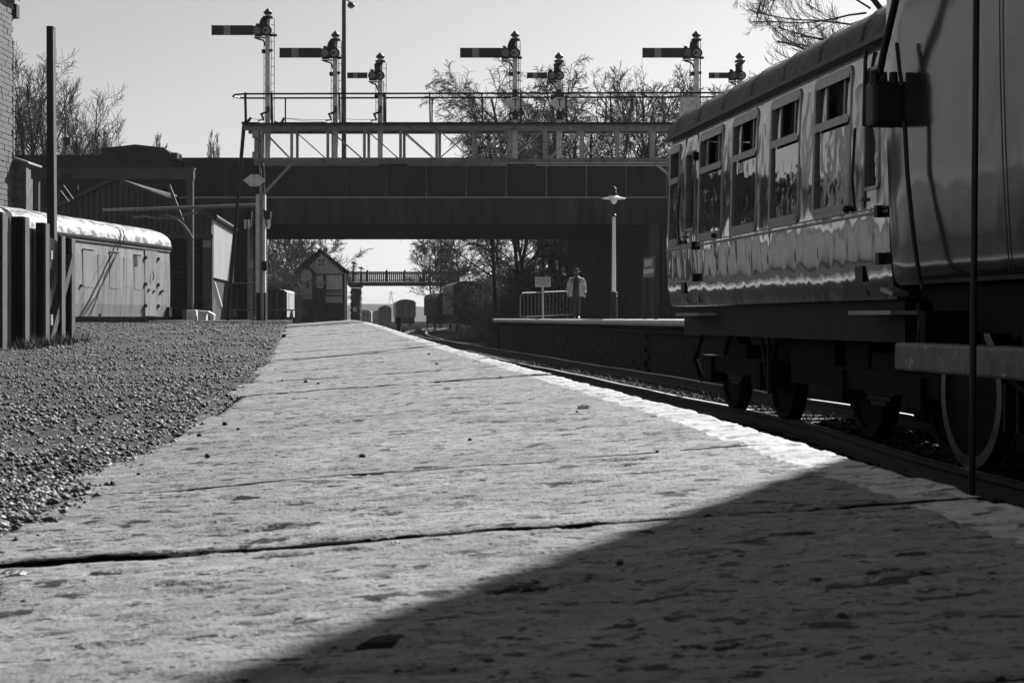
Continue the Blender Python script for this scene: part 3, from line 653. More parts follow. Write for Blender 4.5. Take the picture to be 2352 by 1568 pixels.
# ------------------------------------------------------------------ coach beside the far platform
TH = math.atan(TS)
cx0, cy0 = 1.89+1.38*math.cos(TH), 20.63+1.38*math.sin(TH)
co = thing('railway_coach', 'glossy dark coach with four tall windows and a curved sooty roof', 'coach', (cx0, cy0, RZ), TH)
CL = 7.85
def yl(x): return (17433/(x-690)-20.63)*1.0077       # station along the coach (0 at its far end, negative towards the camera)
SIDE = [(-1.335, 1.19), (-1.362, 1.28), (-1.382, 1.42), (-1.394, 1.6), (-1.40, 1.84), (-1.399, 2.2), (-1.394, 2.6), (-1.382, 2.9), (-1.368, 3.06), (-1.352, 3.18)]
def sx(z):
    for (a, b), (c, d) in zip(SIDE, SIDE[1:]):
        if z <= d: return a+(c-a)*(z-b)/(d-b)
    return SIDE[-1][0]
WB, WT, TR = 1.93, 3.06, 2.67
wins = [('window', yl(1540), yl(1562)), ('door', yl(1574), yl(1602)), ('window', yl(1608), yl(1661)), ('window', yl(1684), yl(1741)), ('window', yl(1772), yl(1839)), ('window', yl(1873), yl(1956)), ('door', yl(1984), yl(2032))]
dr = {1: (2.06, 2.92), 6: (2.06, 2.98)}
holes = []
for i, (k, a, b) in enumerate(wins):
    if k == 'window': holes.append((min(a, b), max(a, b), WB, WT))
    else: w = abs(a-b); holes.append((min(a, b)+w*.16, max(a, b)-w*.16, dr[i][0], dr[i][1]))
ys = sorted(set([0, -CL]+[h[0] for h in holes]+[h[1] for h in holes]+[-i*.4 for i in range(1, 20)])); ys = [y for y in ys if -CL <= y <= 0]
zs_ = sorted(set([z for _, z in SIDE]+[WB, WT]+[d for v in dr.values() for d in v]))
def inhole(y, z): return any(h[0]-1e-4 < y < h[1]+1e-4 and h[2]-1e-4 < z < h[3]+1e-4 for h in holes)
sd_ = MB(); ids = {}
def vid(y, z):
    if (y, z) not in ids:
        ids[(y, z)] = len(sd_.v); sd_.v.append((sx(z), y, z))
    return ids[(y, z)]
for y0, y1 in zip(ys, ys[1:]):
    for z0, z1 in zip(zs_, zs_[1:]):
        if not inhole((y0+y1)/2, (z0+z1)/2): sd_.f.append((vid(y0, z0), vid(y0, z1), vid(y1, z1), vid(y1, z0)))
body = sd_.build('body_side', M['coach'], co, world=False, smooth='all', fix=False)
rest = MB(); sec = [(-x, z) for x, z in SIDE]
rest.grid([[(x, y, z) for x, z in sec] for y in (0, -CL)])
for y in (0, -CL): rest.add([(x, y, z) for x, z in SIDE]+[(-x, y, z) for x, z in SIDE[::-1]], [tuple(range(2*len(SIDE)))])
rest.add([(-1.33, 0, 1.19), (1.33, 0, 1.19), (1.33, -CL, 1.19), (-1.33, -CL, 1.19)], [(0, 1, 2, 3)])
rest.build('body_shell', M['coach'], co, world=False)
MB().box((-1.28, -.1, 1.25), (1.28, -CL+.1, 1.28)).build('floor', M['interior'], co, world=False)
MB().box((-.5, -.1, 1.28), (-.45, -CL+.1, 3.1)).build('partition', M['interior'], co, world=False)
def roofsec(r0, r1, e, n=14): return [(-e*math.cos(PI*i/n), r0+(r1-r0)*math.sin(PI*i/n)**.85) for i in range(n+1)]
rsec = roofsec(3.19, 3.75, 1.40)
MB().grid([[(x, y, z) for x, z in rsec] for y in [.05-i*(CL+.1)/22 for i in range(23)]]).build('roof', M['roof'], co, world=False, smooth='all', fix=False)
roofo = [c for c in co.children if c.name.startswith('roof')][0]
for y in (.05, -CL-.05): MB().add([(x, y-.003, z) for x, z in rsec], [tuple(range(len(rsec)))]).build('roof_end', M['roof'], roofo, world=False)
for y in [-.45-i*1.12 for i in range(7)]:
    MB().grid([[(x*1.008, y+d, z+.004+.010*(d == 0)) for x, z in rsec] for d in (-.03, 0, .03)]).build('roof_rib', M['roof'], roofo, world=False, smooth='all', fix=False)
MB().grid([[(x, y, z) for x, z in ((-1.36, 3.165), (-1.425, 3.175), (-1.43, 3.21), (-1.40, 3.215), (-1.37, 3.20))] for y in [.06-i*(CL+.12)/10 for i in range(11)]]).build('gutter', M['gutter'], co, world=False, fix=False)
MB().beam((.35, -.6, 3.80), (.35, -3.4, 3.80), .1, .05).build('roof_rail', M['roof'], co, world=False)
for k in range(5): MB().lathe((-.25, -.9-1.5*k, 3.72), [(.12, 0), (.12, .06), (.08, .1), (.02, .11)], 12).build('roof_vent', M['roof'], roofo, world=False, smooth=True)
def rrect(y0, y1, z0, z1, r, n=5):
    out = []
    for cy, cz, a0 in ((y1-r, z1-r, 0), (y0+r, z1-r, PI/2), (y0+r, z0+r, PI), (y1-r, z0+r, 1.5*PI)):
        for i in range(n+1):
            a = a0+PI/2*i/n; out.append((cy+r*math.cos(a), cz+r*math.sin(a)))
    return out
def ring(parent, y0, y1, z0, z1, r, w, prj, nm, m):
    o_ = rrect(y0, y1, z0, z1, r); i_ = rrect(y0+w, y1-w, z0+w, z1-w, max(.02, r-w)); q = MB(); n = len(o_)
    q.v = [(sx(z)-.001, y, z) for y, z in o_]+[(sx(z)-prj, y+(.3*w if y < (y0+y1)/2 else -.3*w), z) for y, z in o_]+[(sx(z)-prj*.7, y, z) for y, z in i_]+[(sx(z)+.05, y, z) for y, z in i_]
    for l in range(3):
        for i in range(n): q.f.append((l*n+i, l*n+(i+1) % n, (l+1)*n+(i+1) % n, (l+1)*n+i))
    return q.build(nm, m, parent, world=False, smooth=True)
def pane(parent, y0, y1, z0, z1, inset, nm='pane', m='glass'):
    q = MB(); n = 6
    q.grid([[(sx(z0+(z1-z0)*j/3)+inset, y0+(y1-y0)*i/n, z0+(z1-z0)*j/3) for j in range(4)] for i in range(n+1)]); return q.build(nm, M[m], parent, world=False, fix=False, smooth='all')
for i, (k, a, b) in enumerate(wins):
    h = holes[i]
    if k == 'window':
        w = ring(co, h[0]-.035, h[1]+.035, h[2]-.035, h[3]+.035, .09, .065, .014, 'window', M['wframe'])
        q = MB(); q.grid([[(sx(z)-.012, y, z) for z in (TR-.035, TR+.035)] for y in (h[0]+.02, h[1]-.02)]); q.build('transom', M['wframe'], w, world=False, fix=False)
        q = MB(); q.grid([[(sx(z)-.016, y, z) for z in (h[2]+.0, h[2]+.05)] for y in (h[0]+.05, h[1]-.05)]); q.build('sill', M['wframe'], w, world=False, fix=False)
        q = MB(); q.grid([[(sx(z)-.012, y, z) for z in (h[3]-.06, h[3]-.005)] for y in (h[0]+.05, h[1]-.05)]); q.build('head_rail', M['wframe'], w, world=False, fix=False)
        wd = h[1]-h[0]
        pane(w, h[0], h[1], h[2], TR, .022, 'lower_pane')
        if wd > .6:
            pane(w, h[0]+.02, h[0]+wd*.24, TR, h[3], .03, 'vent_pane'); pane(w, h[1]-wd*.27, h[1]-.02, TR, h[3], .03, 'vent_pane'); 
            for yy in (h[0]+wd*.24, h[1]-wd*.27): MB().beam((sx(2.8)+.025, yy, TR), (sx(3)+.025, yy, h[3]), .02, .03).build('vent_bar', M['wframe'], w, world=False)
            pane(w, h[0]+wd*.24, h[1]-wd*.27, TR, h[3]-.03, .11, 'open_vent', 'interior')
        else: pane(w, h[0], h[1], TR, h[3], .05, 'vent_pane', 'interior')
    else:
        y0, y1 = min(a, b), max(a, b)
        d = ring(co, y0, y1, 1.215, 3.13, .05, .012, .010, 'door', M['black'])
        ring(d, h[0]-.02, h[1]+.02, h[2]-.02, h[3]+.02, .05, .03, .012, 'window_frame', M['wframe'])
        pane(d, h[0], h[1], h[2], h[3], .03)
        for zz in (1.5, 1.86, 2.86):
            MB().box((sx(zz)-.05, y0-.03, zz-.045), (sx(zz)-.002, y0+.05, zz+.045)).build('hinge', M['black'], d, world=False)
        MB().tube([(sx(2.2)-.04, y1+.05, 1.92), (sx(2.2)-.06, y1+.05, 2.15), (sx(2.5)-.04, y1+.05, 2.55)], .012, 6).build('grab_rail', M['black'], d, world=False)
        MB().box((sx(1.98)-.04, y1-.12, 1.965), (sx(1.98)-.003, y1-.02, 1.99)).build('handle', M['wframe'], d, world=False)
        MB().box((sx(1.38)-.022, y1-.02, 1.33), (sx(1.38)-.003, y1+.16, 1.46)).build('door_box', M['black'], d, world=False)
        MB().box((-1.46, y0-.35, 1.075), (-1.22, y1+.15, 1.105)).build('step_board', M['step'], co, world=False)
MB().grid([[(sx(z)-p, y, z) for z, p in ((1.845, .001), (1.85, .012), (1.865, .012), (1.87, .001))] for y in (0, -CL)]).build('waist_strip', M['wframe'], co, world=False, fix=False)
MB().grid([[(sx(z)-p, y, z) for z, p in ((1.885, .001), (1.888, .008), (1.895, .008), (1.898, .001))] for y in (0, -CL)]).build('waist_strip', M['wframe'], co, world=False, fix=False)
MB().grid([[(sx(z)-p, y, z) for z, p in ((3.115, .001), (3.118, .008), (3.128, .008), (3.131, .001))] for y in (0, -CL)]).build('cantrail_strip', M['wframe'], co, world=False, fix=False)
for xx in (1634, 1930, 1560, 2048): MB().lathe((sx(1.9)-.03, yl(xx)-.3, 1.90), [(.02, 0), (.03, .02), (.02, .05)], 8).build('lamp_stud', M['black'], co, world=False)
MB().tube([(sx(2.9)-.03, yl(1993), 2.55), (sx(3.1)-.035, yl(1993), 3.14)], .016, 6).build('rain_pipe', M['black'], co, world=False)
MB().box((-1.24, -.25, .86), (-1.14, -CL+.1, 1.185)).build('solebar', M['solebar'], co, world=False)
MB().box((-1.13, -.3, .95), (1.13, -CL+.3, 1.18)).build('underframe', M['under'], co, world=False)
for y0, y1, z0 in ((-3.9, -5.3, .42), (-5.6, -6.2, .55)): MB().box((-1.0, y0, z0), (-.2, y1, .96)).build('equipment_box', M['under'], co, world=False)
for yy in (-3.15, -3.45): MB().beam((-1.1, yy, .9), (-1.05, -3.3, .28), .03, .03).build('brake_hanger', M['solebar'], co, world=False)
def wheelset(parent, y, rad, gx, mtyre, world=False):
    for s in (-1, 1):
        w = MB(); w.lathe((s*gx, y, rad), [(.1, -.06), (rad*.55, -.03), (rad*.86, -.035), (rad*.86, .035), (rad*.55, .03), (.1, .06)], 28, 'x'); w = w.build('wheel', M['under'], parent, world=False, smooth=True)
        MB().lathe((s*gx, y, rad), [(rad*.85, -.065), (rad, -.065), (rad, .05), (rad+.025, .055), (rad+.025, .075), (rad*.85, .075), (rad*.85, -.065)] if s < 0 else [(rad*.85, -.075), (rad+.025, -.075), (rad+.025, -.055), (rad, -.05), (rad, .065), (rad*.85, .065), (rad*.85, -.075)], 36, 'x', False).build('tyre', mtyre, w, world=False, smooth=True)
    MB().tube([(-gx, y, rad), (gx, y, rad)], .08, 10).build('axle', M['under'], parent, world=False)
def bogie(parent, yc, wb, rad, side, mt):
    b = MB(); b.box((-side-.06, yc-wb/2-.45, rad-.02), (-side+.06, yc+wb/2+.45, rad+.16)); b.box((side-.06, yc-wb/2-.45, rad-.02), (side+.06, yc+wb/2+.45, rad+.16)); b.box((-side, yc-.3, rad), (side, yc+.3, rad+.3)); b.build('bogie_frame', M['under'], parent, world=False)
    for y in (yc-wb/2, yc+wb/2):
        wheelset(parent, y, rad, .7525, mt)
        for s in (-1, 1): MB().box((s*side-.1, y-.16, rad-.14), (s*side+.1, y+.16, rad+.14)).build('axle_box', M['under'], parent, world=False)
    for s in (-1, 1):
        lf = MB()
        for k in range(5): lf.box((s*side-.05, yc-.55+.09*k, rad+.05-.045*k), (s*side+.05, yc+.55-.09*k, rad+.085-.045*k))
        lf.build('leaf_spring', M['solebar'], parent, world=False)
bogie(co, -1.9, 2.1, .457, 1.0, M['under'])
bogie(co, -CL+1.25, 1.9, .457, 1.0, M['under'])
hs = MB(); hs.tube([(-.9, .12, .9), (-1.0, .2, .55), (-.95, .05, .3), (-.9, -.25, .42)], .03, 8); hs.build('brake_hose', M['under'], co, world=False)

# ------------------------------------------------------------------ nearest coach, at the right edge
LN = 4.25; nz0 = 12.45; th2 = TH+.01
nx0 = LN-TS*nz0
nc = thing('railway_coach', 'very near dark glossy coach filling the right edge of the view', 'coach', (nx0+1.40*math.cos(th2), nz0+1.40*math.sin(th2), RZ), th2)
NL = 14.5
NS = [(-1.30, 1.285), (-1.335, 1.33), (-1.352, 1.45), (-1.372, 1.75), (-1.388, 2.1), (-1.40, 2.5), (-1.405, 2.9), (-1.40, 3.3), (-1.385, 3.6)]
def nsx(z):
    for (a, b), (c, d) in zip(NS, NS[1:]):
        if z <= d: return a+(c-a)*(z-b)/(d-b)
    return NS[-1][0]
ysn = [-.0, -.012, -.035, -.07]+[-.07-i*.35 for i in range(1, 42)]
def nr(y): return .045*max(0, 1-(-y)/.07)**2          # rounded corner at the end
MB().grid([[(x+nr(y), y, z) for x, z in NS] for y in ysn]).build('body_side', M['coach2'], nc, world=False, smooth='all', fix=False)
q = MB(); q.grid([[(-x, y, z) for x, z in NS] for y in (0, -NL)])
for y in (0, -NL): q.add([(x+.04, y, z) for x, z in NS]+[(-x, y, z) for x, z in NS[::-1]], [tuple(range(2*len(NS)))])
q.add([(-1.3, 0, 1.285), (1.3, 0, 1.285), (1.3, -NL, 1.285), (-1.3, -NL, 1.285)], [(0, 1, 2, 3)]); q.build('body_shell', M['coach2'], nc, world=False)
nrs = roofsec(3.6, 4.05, 1.40)
MB().grid([[(x, y, z) for x, z in nrs] for y in [.03-i*NL/10 for i in range(11)]]).build('roof', M['roof'], nc, world=False, smooth='all', fix=False)
MB().add([(x, .0, z) for x, z in nrs], [tuple(range(len(nrs)))]).build('roof_end', M['roof'], nc, world=False)
MB().grid([[(nsx(z)-.003, y, z) for z in (1.287, 1.30, 1.315)] for y in (-.1, -NL)]).build('bottom_highlight', M['wframe'], nc, world=False, fix=False)  # paler strip paints the highlight along the body's lower edge
for yy in (-2.05, -2.10): MB().grid([[(nsx(z)-.002, y, z) for _, z in NS] for y in (yy, yy-.012)]).build('panel_seam', M['black'], nc, world=False, fix=False)
def npt(x, y, lat):                                      # a point at a given lateral distance, in the coach's own axes
    Z = F*lat/(x-690); X = (x-1176)*Z/F; return ORG[nc.name] @ Vector((X, Z, zy(y, Z)))
jb = MB()
pA, pB = npt(1996, 291, 4.03), npt(1996, 189, 4.03)
jb.box((pA.x, pA.y-.10, pA.z), (-1.385, pA.y+.10, pB.z)); jbo = jb.build('jumper_box', M['black'], nc, world=False, bevel=.03)
for xx, la in ((2008, 4.06), (2028, 4.12), (2052, 4.19)):
    a_ = npt(xx, 186, la); MB().tube([(a_.x, a_.y, a_.z-.03), (a_.x, a_.y, a_.z+.06)], [.035, .028], 10).build('cable_gland', M['black'], jbo, world=False)
MB().tube([npt(2016, 195, 4.10), npt(2030, 120, 4.09), npt(2046, 50, 4.08), npt(2064, -30, 4.08), npt(2080, -90, 4.09)], .027, 10).build('jumper_cable', M['black'], nc, world=False, smooth=True)
MB().tube([npt(2078, 280, 4.17), npt(2084, 400, 4.19), npt(2098, 540, 4.19), npt(2112, 640, 4.2), npt(2122, 665, 4.2)], .017, 8).build('drop_cable', M['black'], nc, world=False, smooth=True)
MB().tube([npt(2060, 100, 4.17), npt(2066, 160, 4.17), npt(2072, 200, 4.16)], .015, 8).build('thin_cable', M['black'], nc, world=False, smooth=True)
MB().beam((-1.36, .0, 1.26), (-1.36, -.25, 1.22), .12, .03).build('end_step', M['wframe'], nc, world=False)
q = MB(); q.prism([(-1.2, -.15, 1.27), (-1.2, -NL, 1.27), (-1.2, -NL, .95), (-1.2, -.9, .95)], (.1, 0, 0)); q.build('solebar', M['under'], nc, world=False)
MB().box((-1.1, -.2, .98), (1.1, -NL+.2, 1.27)).build('underframe', M['under'], nc, world=False)
pa, pb = npt(2053, 850, 3.95), npt(2053, 787, 3.95)
MB().box((pa.x, -NL+1, pa.z), (pa.x+.24, pa.y, pb.z)).build('foot_board', M['beam_wood'], nc, world=False, bevel=.02)
for yy in (-1.0, -2.6, -5, -7.5): MB().box((pa.x+.22, yy-.05, pa.z), (-1.1, yy+.05, 1.1)).build('board_bracket', M['under'], nc, world=False)
def bog2(yc):
    wb = 2.6; rad = .53
    for y in (yc-wb/2, yc+wb/2): wheelset(nc, y, rad, .985 if False else .93, M['tyre'])
    b = MB(); b.box((-.72, yc-wb/2-.3, rad), (-.6, yc+wb/2+.3, rad+.2)); b.box((.6, yc-wb/2-.3, rad), (.72, yc+wb/2+.3, rad+.2)); b.build('bogie_frame', M['under'], nc, world=False)
bog2(-.62-1.3); bog2(-NL+2.4)
cs_ = MB(); c0 = npt(2110, 740, 4.3)
for k in range(9): cs_.tube([(c0.x+.035*math.cos(a*PI/6), c0.y+.1*math.cos(a*PI/6)*(1.1-.06*k), c0.z-.02-k*.016+.03*math.sin(a*PI/6)) for a in range(13)], .006, 5)
cs_.tube([(c0.x, c0.y, c0.z+.14), (c0.x, c0.y, c0.z+.02)], .012, 6); cs_.build('coiled_hose', M['solebar'], nc, world=False)
for y in (-1.35, -1.55): MB().beam((-1.05, y, .62), (-1.05, y, .30), .03, .03).build('brake_rod', M['solebar'], nc, world=False)
MB().beam((-1.05, -1.1, .75), (-1.05, -2.4, .35), .03, .03).build('brake_lever', M['solebar'], nc, world=False)
q = MB(); q.prism([(-1.0, .0, 1.2), (-1.0, -.85, .95), (-1.0, -.85, .9), (-1.0, .0, 1.1)], (.05, 0, 0)); q.build('buffer_stay', M['under'], nc, world=False)

# slim pole in front of the nearest coach
Zp = F*3.4/(2236-690); b_ = Vector(((2231-1176)*Zp/F, Zp, RZ-.2)); pl = thing('slim_pole', 'slim dark pole standing in front of the nearest coach', 'pole', b_)
MB().tube([b_, Vector(((2243-1176)*Zp/F, Zp, zy(-60, Zp)))], .0165, 10).build('shaft', M['black'], pl)
MB().lathe(tuple(b_), [(.06, 0), (.06, .05), (.03, .1), (.018, .12)], 10).build('foot', M['black'], pl)

# ------------------------------------------------------------------ left: grounded van body
vth = -math.atan(.112)
vz = 54.0; vx = (391-1176)*vz/F
VW = 1.36
vn = thing('van_body', 'old windowless grey coach body with a flaking white roof, left of the yard', 'van body', (vx-VW*math.cos(vth), vz-VW*math.sin(vth), .26), vth)
VL = 21.0; zb, ze, zrf = .12, zy(567, vz)-.26, zy(548, vz)-.26+.16
VS = [(-VW+.06, zb), (-VW+.01, zb+.35), (-VW, zb+.9), (-VW+.01, ze-.5), (-VW+.04, ze)]
sec = VS+[(-x, z) for x, z in VS[::-1]]
q = MB(); n = len(sec)
q.grid([[(x, -VL*i/14, z) for x, z in sec] for i in range(15)])
for y in (0, -VL): q.add([(x, y, z) for x, z in sec], [tuple(range(n))])
q.build('body', M['van'], vn, world=False)
rs = roofsec(ze, ze+.62, VW+.03)
vr = MB().grid([[(x, .05-(VL+.1)*i/40, z+.012*fbm(x*3, i*.7)) for x, z in rs] for i in range(41)]).build('roof', M['van_roof'], vn, world=False, smooth='all', fix=False)
MB().add([(x, .048, z) for x, z in rs], [tuple(range(len(rs)))]).build('roof_end', M['van'], vn, world=False)
MB().box((VW-.05, .04, ze-.07), (VW+.05, -VL, ze-.01)).build('cornice', M['dark'], vn, world=False)
MB().box((VW-.06, .02, ze-.16), (VW+.012, -VL, ze-.11)).build('cornice_strip', M['van'], vn, world=False)
def vs_(px):                                             # station on the van side for an image column
    X0 = vx; k = (px-1176)/F; Z = (X0-.112*vz)/(k-.112); return (Z-vz)/math.cos(vth)
def vx_(z):
    for (a, b), (c, d) in zip(VS, VS[1:]):
        if z <= d: return -(a+(c-a)*(z-b)/(d-b))
    return -VS[-1][0]
for px, wpx, zt_, zb_ in ((190, 26, 1.87, .96), (252, 22, 1.87, .98), (308, 18, 1.85, .99), (225, 14, 1.8, .9), (285, 12, 1.8, .9)):
    y0, y1 = vs_(px), vs_(px+wpx)
    if wpx < 16: MB().box((VW-.02, y0, 1.0), (VW+.006, y1, 1.85)).build('patch_panel', M['van'], vn, world=False); continue
    pts = rrect(min(y0, y1), max(y0, y1), .92, 1.97, .1)
    q = MB(); q.prism([(VW-.02, y, z) for y, z in pts], (.027, 0, 0)); p_ = q.build('door_panel', M['van'], vn, world=False)
    MB().box((VW+.0, max(y0, y1)-.02, 1.965), (VW+.03, min(y0, y1)+.02, 1.985)).build('drip_strip', M['cloud'], p_, world=False)
y0, y1 = vs_(333), vs_(362)
q = MB(); q.prism([(VW-.03, y0, zb+.02), (VW-.03, y1, zb+.02), (VW-.03, y1, ze-.2), (VW-.03, y0, ze-.2)], (.04, 0, 0)); dv = q.build('door', M['van'], vn, world=False)
for yy in (y0, y1):
    for zz in (.45, 1.1, 1.9): MB().box((VW, yy-.05, zz-.05), (VW+.06, yy+.05, zz+.05)).build('hinge', M['black'], dv, world=False)
MB().tube([(VW+.05, (y0+y1)/2, 1.22), (VW+.08, (y0+y1)/2, 1.35), (VW+.05, (y0+y1)/2, 1.5)], .015, 6).build('handle', M['black'], dv, world=False)
q = MB()
for k in range(7): q.box((VW-.01, vs_(309), 1.62+k*.05), (VW+.02, vs_(315), 1.645+k*.05))
q.build('louvre', M['wframe'], vn, world=False)
for px, z in ((165, .6), (165, 1.1), (228, .16), (185, .95), (352, .9), (368, .88), (372, .92), (340, .93)): MB().box((VW-.01, vs_(px)-.04, z-.035), (VW+.05, vs_(px)+.04, z+.035)).build('fitting', M['black'], vn, world=False)
MB().box((VW-.05, -.02, zb), (VW+.06, -.3, zb+.3)).build('corner_step', M['black'], vn, world=False)
MB().box((-VW+.2, -.3, -.05), (VW-.15, -VL+.3, zb+.02)).build('underframe', M['dark'], vn, world=False)
MB().box((VW-.12, vs_(310), -.0), (VW+.10, vs_(345), .07)).build('step_board', M['frame'], vn, world=False)
for i, (xa, xb, y) in enumerate(((160, 330, 740), (165, 290, 744), (250, 350, 738))):
    Zq = 40.+i*1.5; a = P(xa, y, Zq); b = P(xb, y, Zq); bb = MB(); bb.beam((a.x, Zq, G(a.x, Zq)+.05), (b.x, Zq+.5, G(b.x, Zq)+.055), .18, .06); tag(bb.build('timber_plank', M['fence_rail']), ['lowest weathered plank lying in front of the van body', 'middle weathered plank lying in front of the van body', 'farthest short plank lying in front of the van body'][i], 'plank', 'planks lying by the van body')

# ------------------------------------------------------------------ corrugated shed
SZ = 62.; gy = .26
sh = thing('corrugated_shed', 'corrugated gabled shed with a dark roller door, under the bridge', 'shed', (P(285, 735, SZ).x, SZ, gy))
xl_, xr_, xa_ = P(84, 0, SZ).x, P(486, 0, SZ).x, P(265, 0, SZ).x
zr_, zel = zy(414, SZ), zy(497, SZ); sdep = 9.
def gable_z(x): return zr_-(zr_-zel)*abs(x-xa_)/((xr_-xa_) if x > xa_ else (xa_-xl_))
p_ = 13.2*SZ/F; n_ = int((xr_-xl_)/p_)
zdoor = zy(540, SZ)
for i in range(n_+1):
    x0 = xl_+i*p_; x1 = min(x0+p_, xr_)
    if x1-x0 < .03: continue
    q = MB(); xs4 = [x0, x0+.3*(x1-x0), x0+.42*(x1-x0), x0+.88*(x1-x0), x1]; dy = [.05, .05, 0, 0, .05]
    bot = zdoor if x0 > P(385, 0, SZ).x-.1 else gy-.1
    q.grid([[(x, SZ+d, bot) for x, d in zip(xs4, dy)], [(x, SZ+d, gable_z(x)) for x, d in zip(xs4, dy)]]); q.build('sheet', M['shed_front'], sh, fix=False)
xd0, xd1 = P(388, 0, SZ).x, P(466, 0, SZ).x
q = MB(); nsl = 34
pr = []
for k in range(nsl): z = gy+(zdoor-gy)*k/nsl; pr += [(SZ+.10, z), (SZ+.07, z+.03), (SZ+.10, z+.07)]
q.grid([[(x, y, z) for y, z in pr] for x in (xd0, xd1)]); q.build('roller_door', M['shutter'], sh, fix=False)
MB().box((xd1, SZ-.02, gy-.1), (xr_+.02, SZ+.2, zdoor)).build('door_jamb', M['frame'], sh)
MB().box((xd0-.1, SZ-.06, zdoor-.12), (xr_+.05, SZ+.05, zdoor+.03)).build('lintel', M['frame'], sh)
MB().box((xd1+.02, SZ-.1, zdoor-.45), (xd1+.28, SZ-.03, zdoor-.2)).build('lamp_unit', M['stripe'], sh)
for s, xe in ((-1, xl_), (1, xr_)):
    q = MB(); q.prism([(xa_, SZ-.08, zr_+.02), (xe+s*.12, SZ-.08, zel-.05), (xe+s*.12, SZ-.08, zel-.0), (xa_, SZ-.08, zr_+.10)], (-.8 if s > 0 else .5, sdep, 0)); q.build('roof', M['sheet'], sh)
    q = MB(); q.prism([(xa_, SZ-.12, zr_-.0), (xe+s*.1, SZ-.12, zel-.1), (xe+s*.1, SZ-.12, zel+.03), (xa_, SZ-.12, zr_+.13)], (0, .03, 0)); q.build('barge_board', M['frame'], sh)
q = MB(); ribbed(q, Vector((xr_, SZ+.1, 0)), Vector((xr_-.7, SZ+sdep, 0)), zy(712, SZ), zel-.05, .32, .0)
A_ = Vector((xr_, SZ+.1, 0)); B_ = Vector((xr_-.7, SZ+sdep, 0)); ns_ = 24; dd = (B_-A_)/ns_
for i in range(ns_):
    q2 = MB(); p0 = A_+dd*i
    zlo = zy(637, SZ) if i > -1 else gy
    pts = [(0, 0), (.3, 0), (.4, .05), (.9, .05), (1, 0)]
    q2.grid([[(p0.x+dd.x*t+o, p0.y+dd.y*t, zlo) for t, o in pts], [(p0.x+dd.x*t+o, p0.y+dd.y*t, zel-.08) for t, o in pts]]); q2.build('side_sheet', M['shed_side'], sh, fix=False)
MB().prism([(A_.x-.05, A_.y, gy-.1), (B_.x-.05, B_.y, gy-.1), (B_.x-.05, B_.y, zy(637, SZ)), (A_.x-.05, A_.y, zy(637, SZ))], (-.1, 0, 0)).build('plinth', M['shed_front'], sh)
MB().tube([(A_.x+.12, A_.y-.2, zel-.02), (B_.x+.12, B_.y, zel-.02)], .11, 8).build('gutter', M['dark'], sh)
MB().box((xl_, SZ+.2, gy-.1), (xl_+.05, SZ+sdep, zel)).build('side_wall', M['shed_front'], sh)

# ------------------------------------------------------------------ lifting frame in front of the shed
LZ = 57.; lf = thing('lifting_frame', 'grey steel portal frame with a heavy beam in front of the shed', 'frame', (P(437, 735, LZ).x, LZ, .26))
def lpt(x, y, d=0): p = P(x, y, LZ); return Vector((p.x, LZ+d, p.z))
MB().box(tuple(lpt(74, 412, -.15)), tuple(lpt(446, 388, .15))).build('beam', M['frame'], lf)
MB().box(tuple(lpt(70, 390, -.2)), tuple(lpt(448, 386.5, .2))).build('beam_flange', M['frame'], lf)
MB().box(tuple(lpt(431, 745, -.1)), tuple(lpt(444, 412, .12))).build('leg', M['frame'], lf)
MB().box(tuple(lpt(77, 745, -.1)), tuple(lpt(90, 412, .12))).build('leg', M['frame'], lf)
MB().beam(lpt(389, 425, -.1), lpt(437, 553, -.1), .1, .1, (0, 1, 0)).build('brace', M['frame'], lf)
MB().box(tuple(lpt(422, 745, -.3)), tuple(lpt(452, 710, .3))).build('footing', M['frame'], lf)
for x, y in ((155, 408), (174, 430)): 
    hb = MB(); hb.box(tuple(lpt(x-9, y+6, -.3)), tuple(lpt(x+9, y-7, -.1))); hb.build('hoist_block', M['dark'], lf)
q = MB()
for k in range(9): q.tube([lpt(174+(k % 2), 438+k*6, -.2), lpt(174+((k+1) % 2), 443+k*6, -.2)], .03, 5)
q.build('hoist_chain', M['dark'], lf)
for (a, b) in (((118, 475), (133, 437)), ((133, 437), (152, 462)), ((140, 425), (165, 460))): MB().beam(lpt(*a, .3), lpt(*b, .3), .05, .05).build('strut', M['frame'], lf)
# pale sacking and board heap by the frame's foot
q = MB(); 
for i, (x0, x1, y0, y1) in enumerate(((428, 455, 712, 735), (455, 478, 716, 735))): q.box(tuple(P(x0, y1+4, 56)), tuple(P(x1, y0, 56.4)))
q.prism([P(450, 712, 55.9), P(478, 714, 55.9), P(492, 722, 55.9), P(490, 738, 55.9), P(484, 738, 55.9), P(480, 722, 55.9), P(462, 718, 55.9)], (0, .3, 0))
tag(q.build('board_heap', M['shed_side'], None, bevel=.03), 'pale boards and sheeting heaped at the foot of the portal frame', 'heap')
q = MB(); q.prism([P(488, 648, 58), P(494, 648, 58), P(510, 704, 58), P(505, 712, 58), P(497, 700, 58)], (0, .12, 0)); q.beam(P(491, 645, 58.06), P(489, 738, 58.06), .05, .05)
tag(q.build('hanging_sheet', M['shed_side'], None), 'pale sheet hanging from a stake beside the shed corner', 'sheet')
